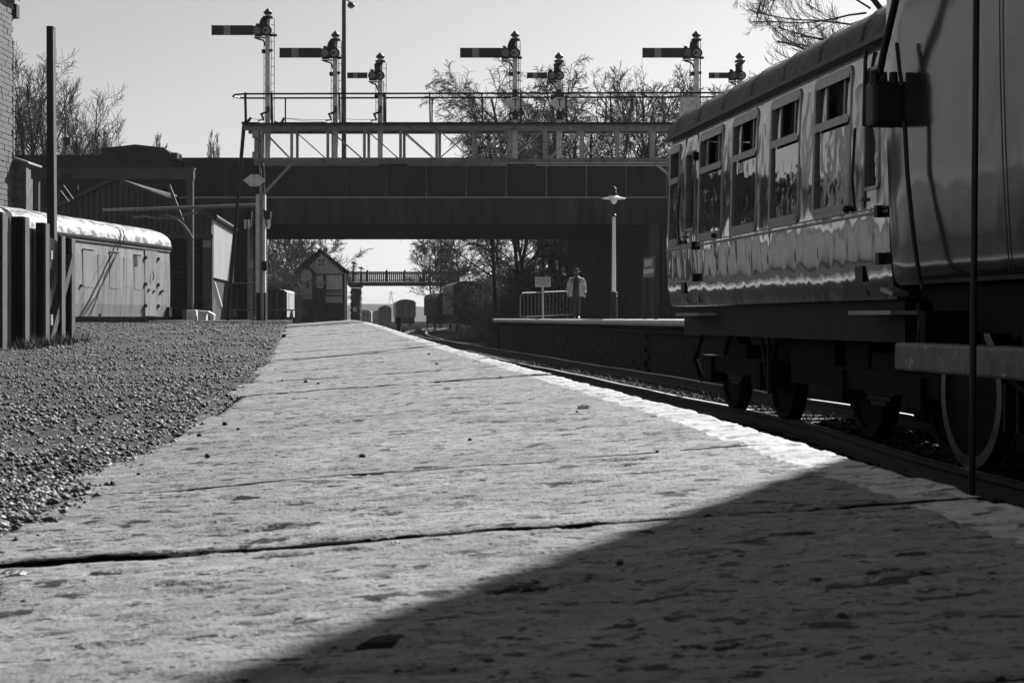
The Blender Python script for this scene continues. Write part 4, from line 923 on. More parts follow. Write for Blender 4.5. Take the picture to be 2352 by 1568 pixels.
# loading gauge
LG = 50.5; lg = thing('loading_gauge', 'pale loading gauge arm with its curved bar hanging left of the gantry post', 'loading gauge', (P(590, 735, LG).x, LG+.6, .27))
def gq(x, y): return P(x, y, LG)
MB().tube([gq(588, 471), gq(430, 477), gq(330, 480), gq(236, 482)], [.05, .05, .045, .035], 8).build('arm', M['gauge'], lg, smooth=True)
MB().tube([gq(366, 497), gq(386, 494), gq(402, 499), gq(414, 499), gq(428, 491), gq(452, 489)], .03, 6).build('gauge_bar', M['gauge'], lg)
MB().tube([gq(306, 499), gq(330, 496), gq(352, 500), gq(384, 502), gq(396, 499), gq(408, 505), gq(425, 520), gq(436, 536), gq(444, 552)], .035, 6).build('gauge_bar', M['gauge'], lg)
for x in (303+8, 348, 425): MB().tube([gq(x, 481), gq(x+2, 499)], .012, 5).build('hanger', M['dark'], lg)
MB().tube([gq(585, 376), gq(470, 430), gq(320, 480)], .008, 4).build('stay_wire', M['dark'], lg)
MB().beam((P(590, 735, LG).x, LG+.1, .2), (P(590, 735, LG).x, LG+.1, zy(465, LG)), .1, .1).build('post', M['cream'], lg)

# ------------------------------------------------------------------ fence of sleepers and corrugated sheets
fz0, fz1 = 21.6, 25.2
fx = lambda Z: (4-1176)*21.6/F+(Z-21.6)*((148-1176)*25.0/F-(4-1176)*21.6/F)/3.4
fe = thing('yard_fence', 'dark timber post fence backed with corrugated sheets, left edge', 'fence', (fx(23.5), 23.5, G(fx(23.5), 23.5)))
for i, (x0, x1, yt, Z) in enumerate(((-16, 6, 486, 21.6), (26, 58, 497, 22.4), (82, 105, 511, 23.4), (133, 142, 540, 24.3), (142, 165, 546, 24.9))):
    a = P(x0, yt, Z); b = P(x1, yt, Z); w_ = abs(b.x-a.x); gz = G(a.x, Z)
    MB().box((a.x, Z, gz-.1), (b.x-.03, Z+.24, a.z)).build('post', M['fence'], fe)
    MB().box((b.x-.028, Z+.005, gz-.1), (b.x, Z+.2, a.z-.01)).build('post_sunlit_edge', M['fence_rail'], fe)  # lighter strip colours in the sun on each post's right edge
for (x0, x1, yA, yB, Z) in ((4, 28, 550, 580, 22.2), (56, 82, 562, 590, 23.1), (105, 135, 575, 598, 23.9), (4, 28, 728, 758, 22.2), (56, 82, 725, 752, 23.1), (105, 135, 722, 746, 23.9)):
    a = P(x0-5, yA, Z); b = P(x1+4, yB, Z+.5); MB().box((a.x, Z, b.z), (b.x, Z+.1, a.z)).build('rail', M['old_rail'], fe)
q = MB(); A_ = Vector((fx(20.5)-.12, 21.3, 0)); B_ = Vector((fx(25.2)-.12, 26.0, 0)); nn = 70; dd = (B_-A_)/nn
for i in range(14):
    q = MB(); rows = [[], []]
    for k in range(11):
        t = i*5+k*.5; p0 = A_+dd*t; o = .03*math.sin(t*PI*.98); zt_ = zy(492+1.1*t*.72, 22.5)
        for rr_, z in ((0, G(p0.x, p0.y)-.05), (1, zt_)): rows[rr_].append((p0.x+o, p0.y-o*.3, z))
    q.grid(rows); q.build('corrugated_sheet', M['sheet'], fe, fix=False, smooth='all')
MB().beam((P(138, 775, 24.3).x-.1, 24.0, G(-6.4, 24)), (P(165, 600, 24.9).x, 24.8, P(165, 590, 24.9).z), .12, .12).build('raking_prop', M['fence_rail'], fe)
rw = np.random.default_rng(6); wv = []; wf = []
for _ in range(900):
    Zw = 21.6+3.6*rw.random(); Xw = fx(Zw)+.1+.35*rw.random()**2; hw_ = .05+.16*rw.random()**2; aw = rw.random()*6.28; bw_ = len(wv); ww = .006
    wv += [(Xw-ww*math.cos(aw), Zw-.12-ww*math.sin(aw), G(Xw, Zw)-.01), (Xw+ww*math.cos(aw), Zw-.12+ww*math.sin(aw), G(Xw, Zw)-.01), (Xw+.5*hw_*math.cos(aw*3), Zw-.12+.5*hw_*math.sin(aw*3), G(Xw, Zw)+hw_)]; wf.append((bw_, bw_+1, bw_+2))
tag(raw('fence_weeds', M['leaf'], wv, wf), 'straggling weeds at the foot of the timber fence', 'weeds', kind='stuff')
# tall rail post
TZ = 27.; tp = thing('tall_post', 'tall dark upright rail post rising above the van body', 'post', (P(119, 770, TZ).x, TZ, G(P(119, 770, TZ).x, TZ)))
q = MB(); q.prism([P(121, 780, TZ), P(108, 780, TZ), P(106.5, 60, TZ), P(119, 60, TZ)], (0, .1, 0)); q.build('web', M['black'], tp)
q = MB(); q.prism([P(122, 780, TZ-.03), P(127, 780, TZ-.03), P(121.5, 60, TZ-.03), P(119.5, 60, TZ-.03)], (0, .16, 0)); q.build('flange', M['fence_rail'], tp)  # paler than the web, sunlight on the right edge put into colour
MB().tube([P(120, 64, TZ), P(124, 64, TZ), P(124.5, 67, TZ), P(122, 68, TZ)], .006, 5).build('hook', M['black'], tp)

# ------------------------------------------------------------------ stone building at the left edge
BZ = 58.; sbx = (30-1176)*BZ/F
sg = thing('stone_building', 'weathered coursed-stone building at the top left corner', 'building', (sbx-3, BZ-8, .2))
MB().box((sbx-7, BZ-22, .1), (sbx-.06, BZ-.05, 13.2)).build('wall', M['mortar'], sg)
ch = 12.6*BZ/F; rr = random.Random(3)
bm_ = MB(); bm_.prism([(-.06, -.5, -.5), (-.06, .5, -.5), (-.06, .5, .5), (-.06, -.5, .5)], (.09, 0, 0)); bo = bm_.build('stone', M['brick'], sg, world=False, bevel=.012); stm = bo.data; bpy.data.objects.remove(bo)
c = 0; zz = zy(478, BZ); cnt = 0
while zz < 11.4:
    y = BZ-.02-rr.uniform(0, .3) if c % 2 else BZ-.02
    while y > BZ-4.2 and cnt < 296:
        ln = rr.uniform(.38, .75)
        link('stone', stm, sg, ORG[sg.name] @ Matrix.Translation((sbx+rr.uniform(-.012, .012), y-ln/2, zz+ch/2)) @ Matrix.Diagonal((1, ln-.025, ch-.02, 1))); y -= ln; cnt += 1
    zz += ch; c += 1
for k in range(34):                                        # projecting quoins on the corner
    z0 = zy(355, BZ)-.2+k*ch*1.0
    if z0 > zy(95, BZ): break
    MB().box((sbx-.1, BZ-.12, z0), (sbx+.05, BZ+.06, z0+ch*.72)).build('quoin', M['brick'], sg)
q = MB(); q.prism([(sbx-.3, BZ-20, 11.9), (sbx-.3, BZ+.2, 11.3), (sbx+.28, BZ+.2, 11.1), (sbx+.28, BZ-20, 11.1)], (-.2, 0, .5)); q.build('eaves', M['dark'], sg)
MB().box((sbx-.3, BZ+.0, 10.55), (sbx+.12, BZ+.35, 11.0)).build('gutter_bracket', M['black'], sg)
q = MB(); q.prism([(sbx-.4, BZ+.1, 13.6), (sbx+.05, BZ+.1, 11.0), (sbx-.15, BZ+.1, 11.0), (sbx-.6, BZ+.1, 13.6)], (0, -.3, 0)); q.build('verge', M['dark'], sg)
wx = P(60, 0, BZ).x
q = MB(); q.prism([(sbx-1, BZ, .1), (wx, BZ, .1), (wx, BZ, zy(374, BZ)), (sbx-.1, BZ, zy(362, BZ))], (0, 1.5, 0)); q.build('lower_wing', M['brick'], sg)
q = MB(); q.prism([(sbx-.1, BZ-.1, zy(362, BZ)), (wx+.1, BZ-.1, zy(376, BZ)), (wx+.1, BZ-.1, zy(372, BZ)), (sbx-.1, BZ-.1, zy(357, BZ))], (0, 1.7, 0)); q.build('wing_coping', M['cloud'], sg)
# chimney-like cowl on a pole behind the wall
cw = thing('pole_lantern', 'short pole with a square dark box above the bridge end', 'pole box', P(151, 356, 95))
def cq(x, y): return P(x, y, 95)
MB().box(tuple(cq(145, 333)), tuple(cq(161, 315)+Vector((0, .4, 0)))).build('box', M['black'], cw)
MB().tube([cq(150, 420), cq(150, 277)], .06, 8).build('pole', M['frame'], cw)
MB().lathe(tuple(cq(152, 315)), [(.09, 0), (.05, .25), (.02, .6)], 8).build('cone', M['cloud'], cw)

# ------------------------------------------------------------------ crowd barriers
def barrier(x0, x1, yt, yb, Z0, Z1, label, nb, yt1=None, yb1=None, m='frame'):
    yt1 = yt if yt1 is None else yt1; yb1 = yb if yb1 is None else yb1
    b = P((x0+x1)/2, yb+9, (Z0+Z1)/2); o = thing('crowd_barrier', label, 'barrier', b, 0, 'steel crowd barriers')
    a0, a1 = P(x0, yt, Z0), P(x1, yt1, Z1); c0, c1 = P(x0, yb, Z0), P(x1, yb1, Z1)
    fr = [c0, c0.lerp(a0, .85), a0.lerp(a1, .03), a0.lerp(a1, .97), c1.lerp(a1, .85), c1, c0]
    MB().tube(fr, .021, 7).build('frame', M[m], o)
    for k in range(1, nb): t = k/nb; MB().tube([a0.lerp(a1, t), c0.lerp(c1, t)], .009, 5).build('bar', M[m], o)
    for t in (.12, .88):
        p = c0.lerp(c1, t); MB().beam(p, p+Vector((0, -.25, -.22)), .05, .03).build('foot', M[m], o); MB().beam(p, p+Vector((0, .25, -.22)), .05, .03).build('foot', M[m], o)
barrier(518, 690, 651, 712, 52, 52.6, 'grey crowd barrier behind the gantry post', 13)
barrier(1195, 1318, 673, 728, 62.2, 66, 'pale crowd barrier standing behind the walking person', 15, 668, 722, 'gauge')

# ------------------------------------------------------------------ notice, lamp, name board on the far platform
NZ = 64.; no = thing('notice_board', 'small white notice on a pale post behind the barrier', 'notice', (P(1247, 733, NZ).x, NZ, OPZ))
q = MB(); q.box(tuple(P(1229, 659, NZ)), tuple(P(1265, 636, NZ)+Vector((0, .03, 0)))); bd = q.build('board', M['notice'], no)
MB().tube([P(1247, 735, NZ+.05), P(1246, 640, NZ+.05)], .04, 8).build('post', M['notice'], no)
for i, (t_, w_) in enumerate((('PASSENGERS MUST', .5), ('NOT CROSS THE', .46), ('LINE EXCEPT BY', .5), ('THE BRIDGE', .34))):
    textpart(t_, .075, M['inkletter'], no, tuple(P(1247, 640.5+4.6*i, NZ)+Vector((0, -.006, 0))), FACE, depth=.002, width=w_)
PZ = 58.; lm = thing('platform_lamp', 'traditional platform lamp with wide pale shade on a white post', 'lamp', (P(1410, 731, PZ).x, PZ, OPZ))
lx = P(1410, 0, PZ).x
MB().lathe((lx, PZ, OPZ-.02), [(.13, 0), (.13, .05), (.12, .8), (.10, .82)], 8).build('base', M['black'], lm)
MB().lathe((lx, PZ, zy(672, PZ)-.04), [(.14, 0), (.10, .06), (.06, .08)], 10).build('collar', M['black'], lm)
MB().tube([(lx, PZ, zy(672, PZ)), (lx, PZ, zy(497, PZ))], [.075, .06], 10).build('post', M['white'], lm, smooth=True)
MB().lathe((lx, PZ, zy(498, PZ)), [(.085, 0), (.085, .06), (.05, .09), (.06, .13), (.03, .2)], 10).build('post_head', M['black'], lm, smooth=True)
MB().tube([(lx, PZ, zy(488, PZ)), (lx, PZ, zy(458, PZ))], .015, 6).build('stem', M['black'], lm)
MB().lathe((lx, PZ, zy(469, PZ)), [(.02, 0), (.09, .05), (.125, .13), (.12, .2)], 14).build('globe', M['lamp_glass'], lm, smooth=True)
MB().lathe((lx, PZ, zy(455.5, PZ)), [(.41, -.02), (.40, .0), (.22, .045), (.1, .10)], 20).build('shade', M['white'], lm, smooth=True)
MB().lathe((lx, PZ, zy(449, PZ)), [(.11, 0), (.12, .06), (.09, .12), (.06, .17), (.1, .2), (.07, .26), (.03, .3), (.01, .34)], 12).build('cowl', M['dark'], lm, smooth=True)
NB = 50.; pA, pB = P(1479, 0, NB).x, P(1506, 0, 48.5).x
nb = thing('station_name_board', 'dark station name board on two black posts by the coach end', 'sign', ((pA+pB)/2, NB-.7, OPZ))
for x, Z in ((pA+.02, NB), (pB, 48.5)):
    po = MB().box((x-.05, Z-.05, OPZ-.02), (x+.05, Z+.05, zy(594, 49))).build('post', M['black'], nb)
    MB().box((x-.065, Z-.065, OPZ-.02), (x+.065, Z+.065, OPZ+.45)).build('post_shoe', M['black'], po)
dv_ = Vector((pB-pA, -1.5, 0)); L_ = dv_.length; az = math.atan2(dv_.y, dv_.x)
q = MB(); b0 = Vector((pA-.02, NB-.09, zy(638, NB))); b1 = Vector((pB-.03, 48.5-.09, zy(638, NB)))
hh = (638-593)*NB/F
q.prism([b0, b1, b1+Vector((0, 0, hh)), b0+Vector((0, 0, hh))], (.02, .03, 0)); q.build('board', M['sign_dark'], nb)
mid = (b0+b1)/2; rotm = Matrix.Rotation(az, 4, 'Z') @ FACE; nrm = Vector((dv_.y, -dv_.x, 0)).normalized()
if nrm.y > 0: nrm = -nrm
textpart('BURY', .26, M['letter'], nb, tuple(mid+Vector((0, 0, hh*.70))+nrm*.012), rotm, depth=.004, width=L_*.6)
textpart('BOLTON STREET', .17, M['letter'], nb, tuple(mid+Vector((0, 0, hh*.28))+nrm*.012), rotm, depth=.004, width=L_*.86)

# ------------------------------------------------------------------ signal box
XZ = 140.
def sq(x, y, d=0): p = P(x, y, XZ); return Vector((p.x, XZ+d, p.z))
sx_ = thing('signal_box', 'timber signal box with steep gable and name board, beyond the bridge', 'signal box', (sq(742, 740).x, XZ, RZ))
D_ = 6.5
q = MB(); q.prism([sq(690, 768), sq(797, 768), sq(797, 628), sq(740, 580), sq(690, 628)], (-.095*D_, D_, 0)); q.build('wall', M['board_dk'], sx_)
for s, pts in ((0, [(736.5, 571), (675, 623), (679, 631), (740, 582)]), (1, [(736.5, 571), (805, 625), (801, 632), (740, 582)])):
    q = MB(); q.prism([sq(*p, -.35) for p in pts], (-.095*D_, D_+.7, 0)); q.build('roof', M['slate'], sx_)
y = 583.
k = 0
while y < 626:                                           # weatherboards of the gable
    hwL = (y-581)*1.13; xa, xb = max(692, 740-hwL), min(790, 740+hwL)
    if y > 612: xa = max(xa, 708)
    MB().box(tuple(sq(xa, y+4.4, -.06)), tuple(sq(xb, y+.3, -.01))).build('board', M['board'], sx_); y += 4.6
q = MB(); q.prism([sq(692, 768, -.9), sq(727, 768, -.9), sq(727, 630, -.9), sq(706, 613, -.9), sq(692, 630, -.9)], (0, .85, 0)); po = q.build('porch', M['board_dk'], sx_)
y = 619.
while y < 686:
    hw_ = max(2, (y-610)*.95); xa, xb = max(694.5, 706-hw_), min(719.5, 706+hw_*1.05)
    MB().box(tuple(sq(xa, y+4.9, -.96)), tuple(sq(xb, y+.4, -.9))).build('board', M['board'], po); y += 5.3
q = MB(); q.prism([sq(706, 607, -1.1), sq(684, 630, -1.1), sq(687, 634, -1.1), sq(706, 614, -1.1), sq(726, 635, -1.1), sq(729, 630, -1.1)], (0, 1.1, 0)); q.build('porch_roof', M['slate'], po)
MB().beam(sq(694, 655, -.99), sq(722, 641, -.99), .05, .12, (0, 1, 0)).build('handrail', M['black'], po)
MB().box(tuple(sq(708, 652, -1.0)), tuple(sq(712, 661, -.95))).build('wall_lamp', M['black'], po)
w = MB().box(tuple(sq(729, 613, -.12)), tuple(sq(748, 593, -.06))).build('gable_window', M['winframe'], sx_)
for xa in (731.2, 739.6):
    for ya in (595, 604): MB().box(tuple(sq(xa, ya+7.2, -.14)), tuple(sq(xa+6.6, ya, -.122))).build('pane', M['sign_dark'], w)
MB().lathe(tuple(sq(738.5, 588, -.1)), [(.01, 0), (.12, .01), (.12, .04)], 12, 'y').build('roundel', M['winframe'], sx_)
nbd = MB().box(tuple(sq(734, 625.5, -.14)), tuple(sq(774, 618, -.07))).build('name_board', M['white'], sx_)
textpart('BURY SOUTH', .2, M['inkletter'], sx_, tuple(sq(754, 621.8, -.145)), FACE, depth=.003, width=1.15)
def glaz(x0, x1, y0, y1, nx, ny, m='pane', d=-.1):
    w = MB().box(tuple(sq(x0, y1, d)), tuple(sq(x1, y0, d+.06))).build('window', M['winframe'], sx_)
    for i in range(nx):
        for j in range(ny):
            a = x0+1+(x1-x0-2)*i/nx; b = x0+1+(x1-x0-2)*(i+1)/nx-1; c = y0+1+(y1-y0-2)*j/ny; e_ = y0+1+(y1-y0-2)*(j+1)/ny-1
            MB().box(tuple(sq(a, e_, d-.02)), tuple(sq(b, c, d-.004))).build('pane', M[m], w)
glaz(725, 742, 633, 662, 3, 2); glaz(750, 786, 632, 665, 4, 2); glaz(749, 786, 669, 677, 4, 1, 'sign_dark')
MB().box(tuple(sq(748, 695, -.09)), tuple(sq(787, 686, -.03))).build('apron_board', M['board'], sx_)
MB().box(tuple(sq(748, 685.5, -.09)), tuple(sq(787, 681, -.03))).build('apron_board', M['board'], sx_)
MB().box(tuple(sq(792, 768, -.12)), tuple(sq(795, 628, -.02))).build('downpipe', M['winframe'], sx_)
stp = MB(); stp.beam(sq(724.5, 745, -1.5), sq(724.5, 664, -.4), .06, .15); stp.beam(sq(745, 745, -1.5), sq(745, 664, -.4), .06, .15); stp = stp.build('stair', M['board_dk'], sx_)
for k in range(9): yy = 735-k*6.4; MB().box(tuple(sq(725, yy+1, -1.45+.1*k)), tuple(sq(744.5, yy, -1.15+.1*k))).build('tread', M['frame'], stp)

# ------------------------------------------------------------------ footbridge beyond the signal box
FZ = 172.
def fq(x, y, d=0): p = P(x, y, FZ); return Vector((p.x, FZ+d, p.z))
fb = thing('footbridge', 'long slatted footbridge crossing behind the signal box', 'footbridge', (fq(815, 740).x, FZ, RZ))
MB().box(tuple(fq(798, 656)), tuple(fq(1052, 648, 2.2))).build('girder', M['bridge'], fb)
MB().box(tuple(fq(798, 647.5)), tuple(fq(1052, 646, .3))).build('kerb', M['bridge'], fb)
MB().box(tuple(fq(798, 627)), tuple(fq(1052, 625.5, .12))).build('rail', M['bridge'], fb)
MB().box(tuple(fq(798, 644)), tuple(fq(1052, 642.5, .12))).build('rail', M['bridge'], fb)
sm_ = MB().box((-.075, 0, 0), (.075, .05, 24*FZ/F)).build('slat', M['bridge'], fb, world=False); sme_ = sm_.data; bpy.data.objects.remove(sm_)
for k in range(56):
    p = fq(800+k*4.5, 647, -.02); link('slat', sme_, fb, ORG[fb.name] @ Matrix.Translation(p))
for x in (800, 844, 888, 930, 972, 1012, 1050): MB().box(tuple(fq(x-2, 647, -.1)), tuple(fq(x+2, 620, .15))).build('post', M['bridge'], fb)
MB().box(tuple(fq(798, 628, 2.1)), tuple(fq(1052, 626, 2.2))).build('back_rail', M['bridge'], fb)
for k in range(13):
    o_ = 1.5 if k % 2 else 0
    MB().box(tuple(fq(806-o_, 742-(k-1)*6.7, -.05*(k % 2))), tuple(fq(826+o_, 742-k*6.7, 2.1))).build('pier_course', M['dwall'], fb)
MB().box(tuple(fq(803, 660, -.2)), tuple(fq(829, 656.2, 2.3))).build('pier_cap', M['dwall'], fb)
MB().box(tuple(fq(811, 716, -.15)), tuple(fq(820, 705, -.1))).build('notice', M['letter'], fb)
# far signals above the footbridge
for x, yt, Z, lb in ((812, 602, 200., 'left of two small far signal posts above the footbridge'), (829, 614, 230., 'right of two small far signal posts, its mast running down behind the footbridge')):
    o = thing('far_signal', lb, 'signal', P(x, 740, Z), 0, 'far signals beyond the footbridge')
    MB().tube([P(x, 745, Z), P(x, yt, Z)], .08, 6).build('post', M['frame'], o)
    q = MB(); q.prism([P(x-7, yt+1, Z), P(x-3, yt-1, Z), P(x+3, yt-1, Z), P(x+5, yt+1, Z), P(x+3, yt+3, Z), P(x-4, yt+3, Z)], (0, .1, 0)); q.build('cap', M['dark'], o)
    MB().box(tuple(P(x, yt+5.5, Z)), tuple(P(x+9, yt+3.5, Z)+Vector((0, .05, 0)))).build('arm', M['dark'], o)

# ------------------------------------------------------------------ wagons beyond the bridge
def wagon(name, label, cat, xl, xr, yarc, yeave, ybot, Z, ln, dxs, mend, mside, planks=0, group=None, ribs=(-.33, .33)):
    a, b = P(xl, yeave, Z), P(xr, ybot, Z); o = thing(name, label, cat, ((a.x+b.x)/2, Z, RZ), 0, group)
    d = Vector((dxs, ln, 0)); n = 9; xc = (a.x+b.x)/2; hw = (b.x-a.x)/2; zt = zy(yarc, Z)
    q = MB(); q.prism([(a.x, Z, b.z), (b.x, Z, b.z), (b.x, Z, a.z), (a.x, Z, a.z)], d); q.build('body', mside, o)
    q = MB(); q.prism([(a.x, Z-.01, b.z), (b.x, Z-.01, b.z), (b.x, Z-.01, a.z)]+[(xc+hw*math.cos(PI*i/n), Z-.01, a.z+(zt-a.z)*math.sin(PI*i/n)) for i in range(1, n)]+[(a.x, Z-.01, a.z)], (0, -.02, 0)); e = q.build('end', mend, o)
    for k in range(planks):
        z0 = b.z+(a.z-b.z)*k/planks; MB().box((a.x+.03, Z-.07, z0+.012), (b.x-.03, Z-.03, z0+(a.z-b.z)/planks-.012)).build('plank', mend, e)
    for rx_ in ribs: MB().box((xc+hw*rx_-.05, Z-.08, b.z+.05), (xc+hw*rx_+.05, Z-.03, a.z)).build('end_rib', M['wagon'] if mend is not M['wagon'] else M['frame'], e)
    pr = [(xc+hw*1.03*math.cos(PI*i/n), a.z+(zt-a.z+.04)*math.sin(PI*i/n)) for i in range(n+1)]
    q = MB(); q.grid([[(x+t*dxs, Z-.1+t*(ln+.15), z) for x, z in pr] for t in (0, 1)]); q.build('roof', M['roof'] if mside is not M['cloud'] else M['cloud'], o, fix=False)
    q = MB(); q.prism([(a.x+.15, Z+.1, b.z-.8), (b.x-.15, Z+.1, b.z-.8), (b.x-.15, Z+.1, b.z), (a.x+.15, Z+.1, b.z)], d*.95); q.build('underframe', M['under'], o)
    for s in (-1, 1):
        MB().lathe((xc+s*hw*.65, Z-.45, b.z-.15), [(.05, .42), (.05, .08), (.17, .05), (.17, 0)], 10, 'y').build('buffer', M['under'], o)
        for t in (.2, .8):
            MB().lathe((xc+s*.72+dxs*t, Z+ln*t, RZ+.46), [(.1, -.05), (.46, -.05), (.46, .05), (.1, .05)], 14, 'x').build('wheel', M['under'], o)
    return o
wagon('goods_van', 'dark planked goods van with arched roof below the embankment', 'wagon', 1041, 1108, 646, 660, 722, 145, 7, -1.15, M['wagon'], M['gauge'], 15, 'wagons beyond the bridge')  # paler side material paints sunlight on the side planks
wagon('goods_van', 'dark van coupled behind the planked goods van', 'wagon', 1003, 1042, 672, 684, 724, 160, 8, -1.6, M['wagon'], M['wagon'], 0, 'wagons beyond the bridge')
wagon('box_van', 'lighter grey box van standing mid-distance by itself', 'wagon', 909, 955, 688, 696, 728, 212, 10, -1.0, M['wagon_grey'], M['cloud'], 0, 'wagons beyond the bridge')
wagon('hopper_wagon', 'small round-topped black wagon in the far yard', 'wagon', 870, 899, 702, 710, 742, 300, 8, -.8, M['wagon'], M['wagon'], 0, 'wagons beyond the bridge')
wagon('brake_van', 'van with a sunlit side left of the signal box', 'wagon', 588, 659, 664, 672, 728, 122, 6, -.2, M['wagon'], M['cloud'], 0, 'wagons beyond the bridge')  # sunlight on the side is painted by its pale material
for i, (x0, x1, Z, lb) in enumerate(((826, 853, 330, 'tiny pale-fronted railcar just right of the footbridge pier'), (856, 880, 380, 'farthest railcar, half hidden behind the round-topped wagon'))):
    o = wagon('railcar', lb, 'railcar', x0, x1, 712+i, 719+i, 740, Z, 16, -1.2, M['wagon_grey'], M['cloud'], 0, 'railcars in the far yard')
    for k in (0, 1): MB().box(tuple(P(x0+4+k*(x1-x0)*.45, 727, Z-.1)), tuple(P(x0+4+k*(x1-x0)*.45+(x1-x0)*.3, 721, Z-.05))).build('cab_window', M['glass'], o)
gsn = thing('ground_signal', 'small black ground signal beside the platform edge', 'signal', (P(916, 0, 64).x, 64, RZ-.2))
MB().box(tuple(P(909, 747, 64)), tuple(P(923, 729, 64.25))).build('head', M['black'], gsn)
MB().box(tuple(P(908, 729.5, 63.95)), tuple(P(924, 728, 64.3))).build('hood', M['frame'], gsn)
MB().box((P(912, 0, 64).x, 64, RZ-.2), (P(920, 0, 64).x, 64.2, zy(747, 64))).build('stand', M['black'], gsn)
lb_ = thing('limit_board', 'tiny angled marker on a stub post by the far siding', 'marker', (P(1058, 0, 100).x, 100, RZ-.2))
MB().box((P(1057, 0, 100).x, 100, RZ-.2), (P(1059, 0, 100).x, 100.05, zy(738, 100))).build('stub', M['frame'], lb_)
MB().box(tuple(P(1057, 741, 99.96)), tuple(P(1070, 737, 99.99))).build('plate', M['frame'], lb_)

# ------------------------------------------------------------------ embankments, hills, pylon
def bank(name, label, x0f, sgn, Z0, Z1, rise, wid):
    q = MB(); rows = []
    for i in range(34):
        Z = Z0+(Z1-Z0)*i/33
        rows.append([(x0f(Z)+sgn*t, Z, RZ-.3+rise*smooth(t/wid)+.25*fbm(t*.4, Z*.3, 5.)*min(1, t)) for t in [k*.9 for k in range(16)]+[20, 40, 90]])
    return tag(q.grid(rows).build(name, M['earth'], fix=False, smooth='all'), label, kind='structure')
bankR = lambda Z: .6-.025*(Z-92)
bank('embankment', 'dark overgrown embankment right of the sidings', bankR, 1, 91, 330, 7.5, 11)
bankL = lambda Z: -16.5-.06*(Z-110)
bank('embankment', 'low bank left of the signal box', bankL, -1, 112, 330, 3, 9)
def hz(X, R, sd): return 3+6.5*(.5+.5*fbm(X*.006, sd, 2., 3))+1.6*fbm(X*.05, sd, 7., 3)
for nm, lb, R, k, sd in (('near_hills', 'low wooded rise in the far distance', 620, .85, 3.), ('far_hills', 'hazy ridge along the horizon', 1150, 1.75, 8.)):
    q = MB(); rows = [[], [], []]
    for i in range(400):
        X = -900+4.5*i
        for rr_, (dy, s) in enumerate(((0, 0), (25, 1), (160, .9))): rows[rr_].append((X, R+dy+20*math.sin(X*.01), RZ-.3+(hz(X, R, sd)*k)*s))
    tag(q.grid(rows).build(nm, M['hill'], fix=False), lb, kind='structure')
py = thing('pylon', 'faint electricity pylon on the hazy ridge', 'pylon', (P(897, 0, 1150).x, 1165, 10))
b_ = P(898, 692, 1160); h_ = (692-668)*1160/F
q = MB()
for s in (-1, 1): q.beam(b_+Vector((s*1.6, 0, -3)), b_+Vector((s*.2, 0, h_)), .25, .25)
for t in (.15, .35, .55, .75):
    w0, w1 = 1.6*(1-t)+.2*t, 1.6*(1-t-.2)+.2*(t+.2); q.beam(b_+Vector((-w0, 0, h_*t)), b_+Vector((w1, 0, h_*(t+.2))), .15, .15); q.beam(b_+Vector((w0, 0, h_*t)), b_+Vector((-w1, 0, h_*(t+.2))), .15, .15)
q.build('tower', M['frame'], py)
for t in (.72, .86): MB().beam(b_+Vector((-2.2, 0, h_*t)), b_+Vector((2.2, 0, h_*t)), .2, .2).build('cross_arm', M['frame'], py)

# ------------------------------------------------------------------ bare trees
def segmesh(name, m, segs, n, parent=None):
    P0 = np.array([s[0] for s in segs]); P1 = np.array([s[1] for s in segs]); R0 = np.array([s[2] for s in segs]); R1 = np.array([s[3] for s in segs])
    d = P1-P0; d /= np.linalg.norm(d, axis=1)[:, None]+1e-9
    ref = np.where(np.abs(d[:, 2:3]) < .9, np.array([[0, 0, 1.]]), np.array([[1., 0, 0]])); a = np.cross(d, ref); a /= np.linalg.norm(a, axis=1)[:, None]; b = np.cross(d, a)
    vs = []
    for base, R in ((P0, R0), (P1+d*R1[:, None]*.4, R1)):
        for j in range(n):
            t = 2*PI*j/n; vs.append(base+(a*math.cos(t)+b*math.sin(t))*R[:, None])
    V = np.stack(vs, 1).reshape(-1, 3); k = np.arange(len(segs))[:, None]*2*n
    f = np.concatenate([np.stack([k[:, 0]+j, k[:, 0]+(j+1) % n, k[:, 0]+n+(j+1) % n, k[:, 0]+n+j], -1) for j in range(n)])
    return raw(name, m, V, f, parent)
def grow(rng, p, d, L, r, lev, cfg, out):
    n = cfg['n'][lev]; last = lev == len(cfg['n'])-1; st = L/n
    for i in range(n):
        t = i/n
        d = (d+Vector((rng.gauss(0, 1), rng.gauss(0, 1), rng.gauss(0, 1)))*cfg['wig'][lev]+Vector((0, 0, cfg['up'][lev]))).normalized()
        q = p+d*st; r1 = max(cfg['rmin'], r*(1-.75/n)) if not last else max(cfg['rmin']*.75, r*.8)
        out[0 if lev < cfg['thick'] else 1].append((tuple(p), tuple(q), r, r1))
        if not last and t >= cfg['start'][lev]:
            for _ in range(cfg['k'][lev]):
                ax = Vector((rng.gauss(0, 1), rng.gauss(0, 1), rng.gauss(0, 1))); ax = (ax-ax.dot(d)*d).normalized()
                an = math.radians(rng.uniform(*cfg['ang'][lev])); nd = d*math.cos(an)+ax*math.sin(an)
                grow(rng, p.lerp(q, rng.random()), nd, L*cfg['ratio'][lev]*rng.uniform(.7, 1.15)*(1.15-.6*t), r1*cfg['rr'], lev+1, cfg, out)
        p = q; r = r1
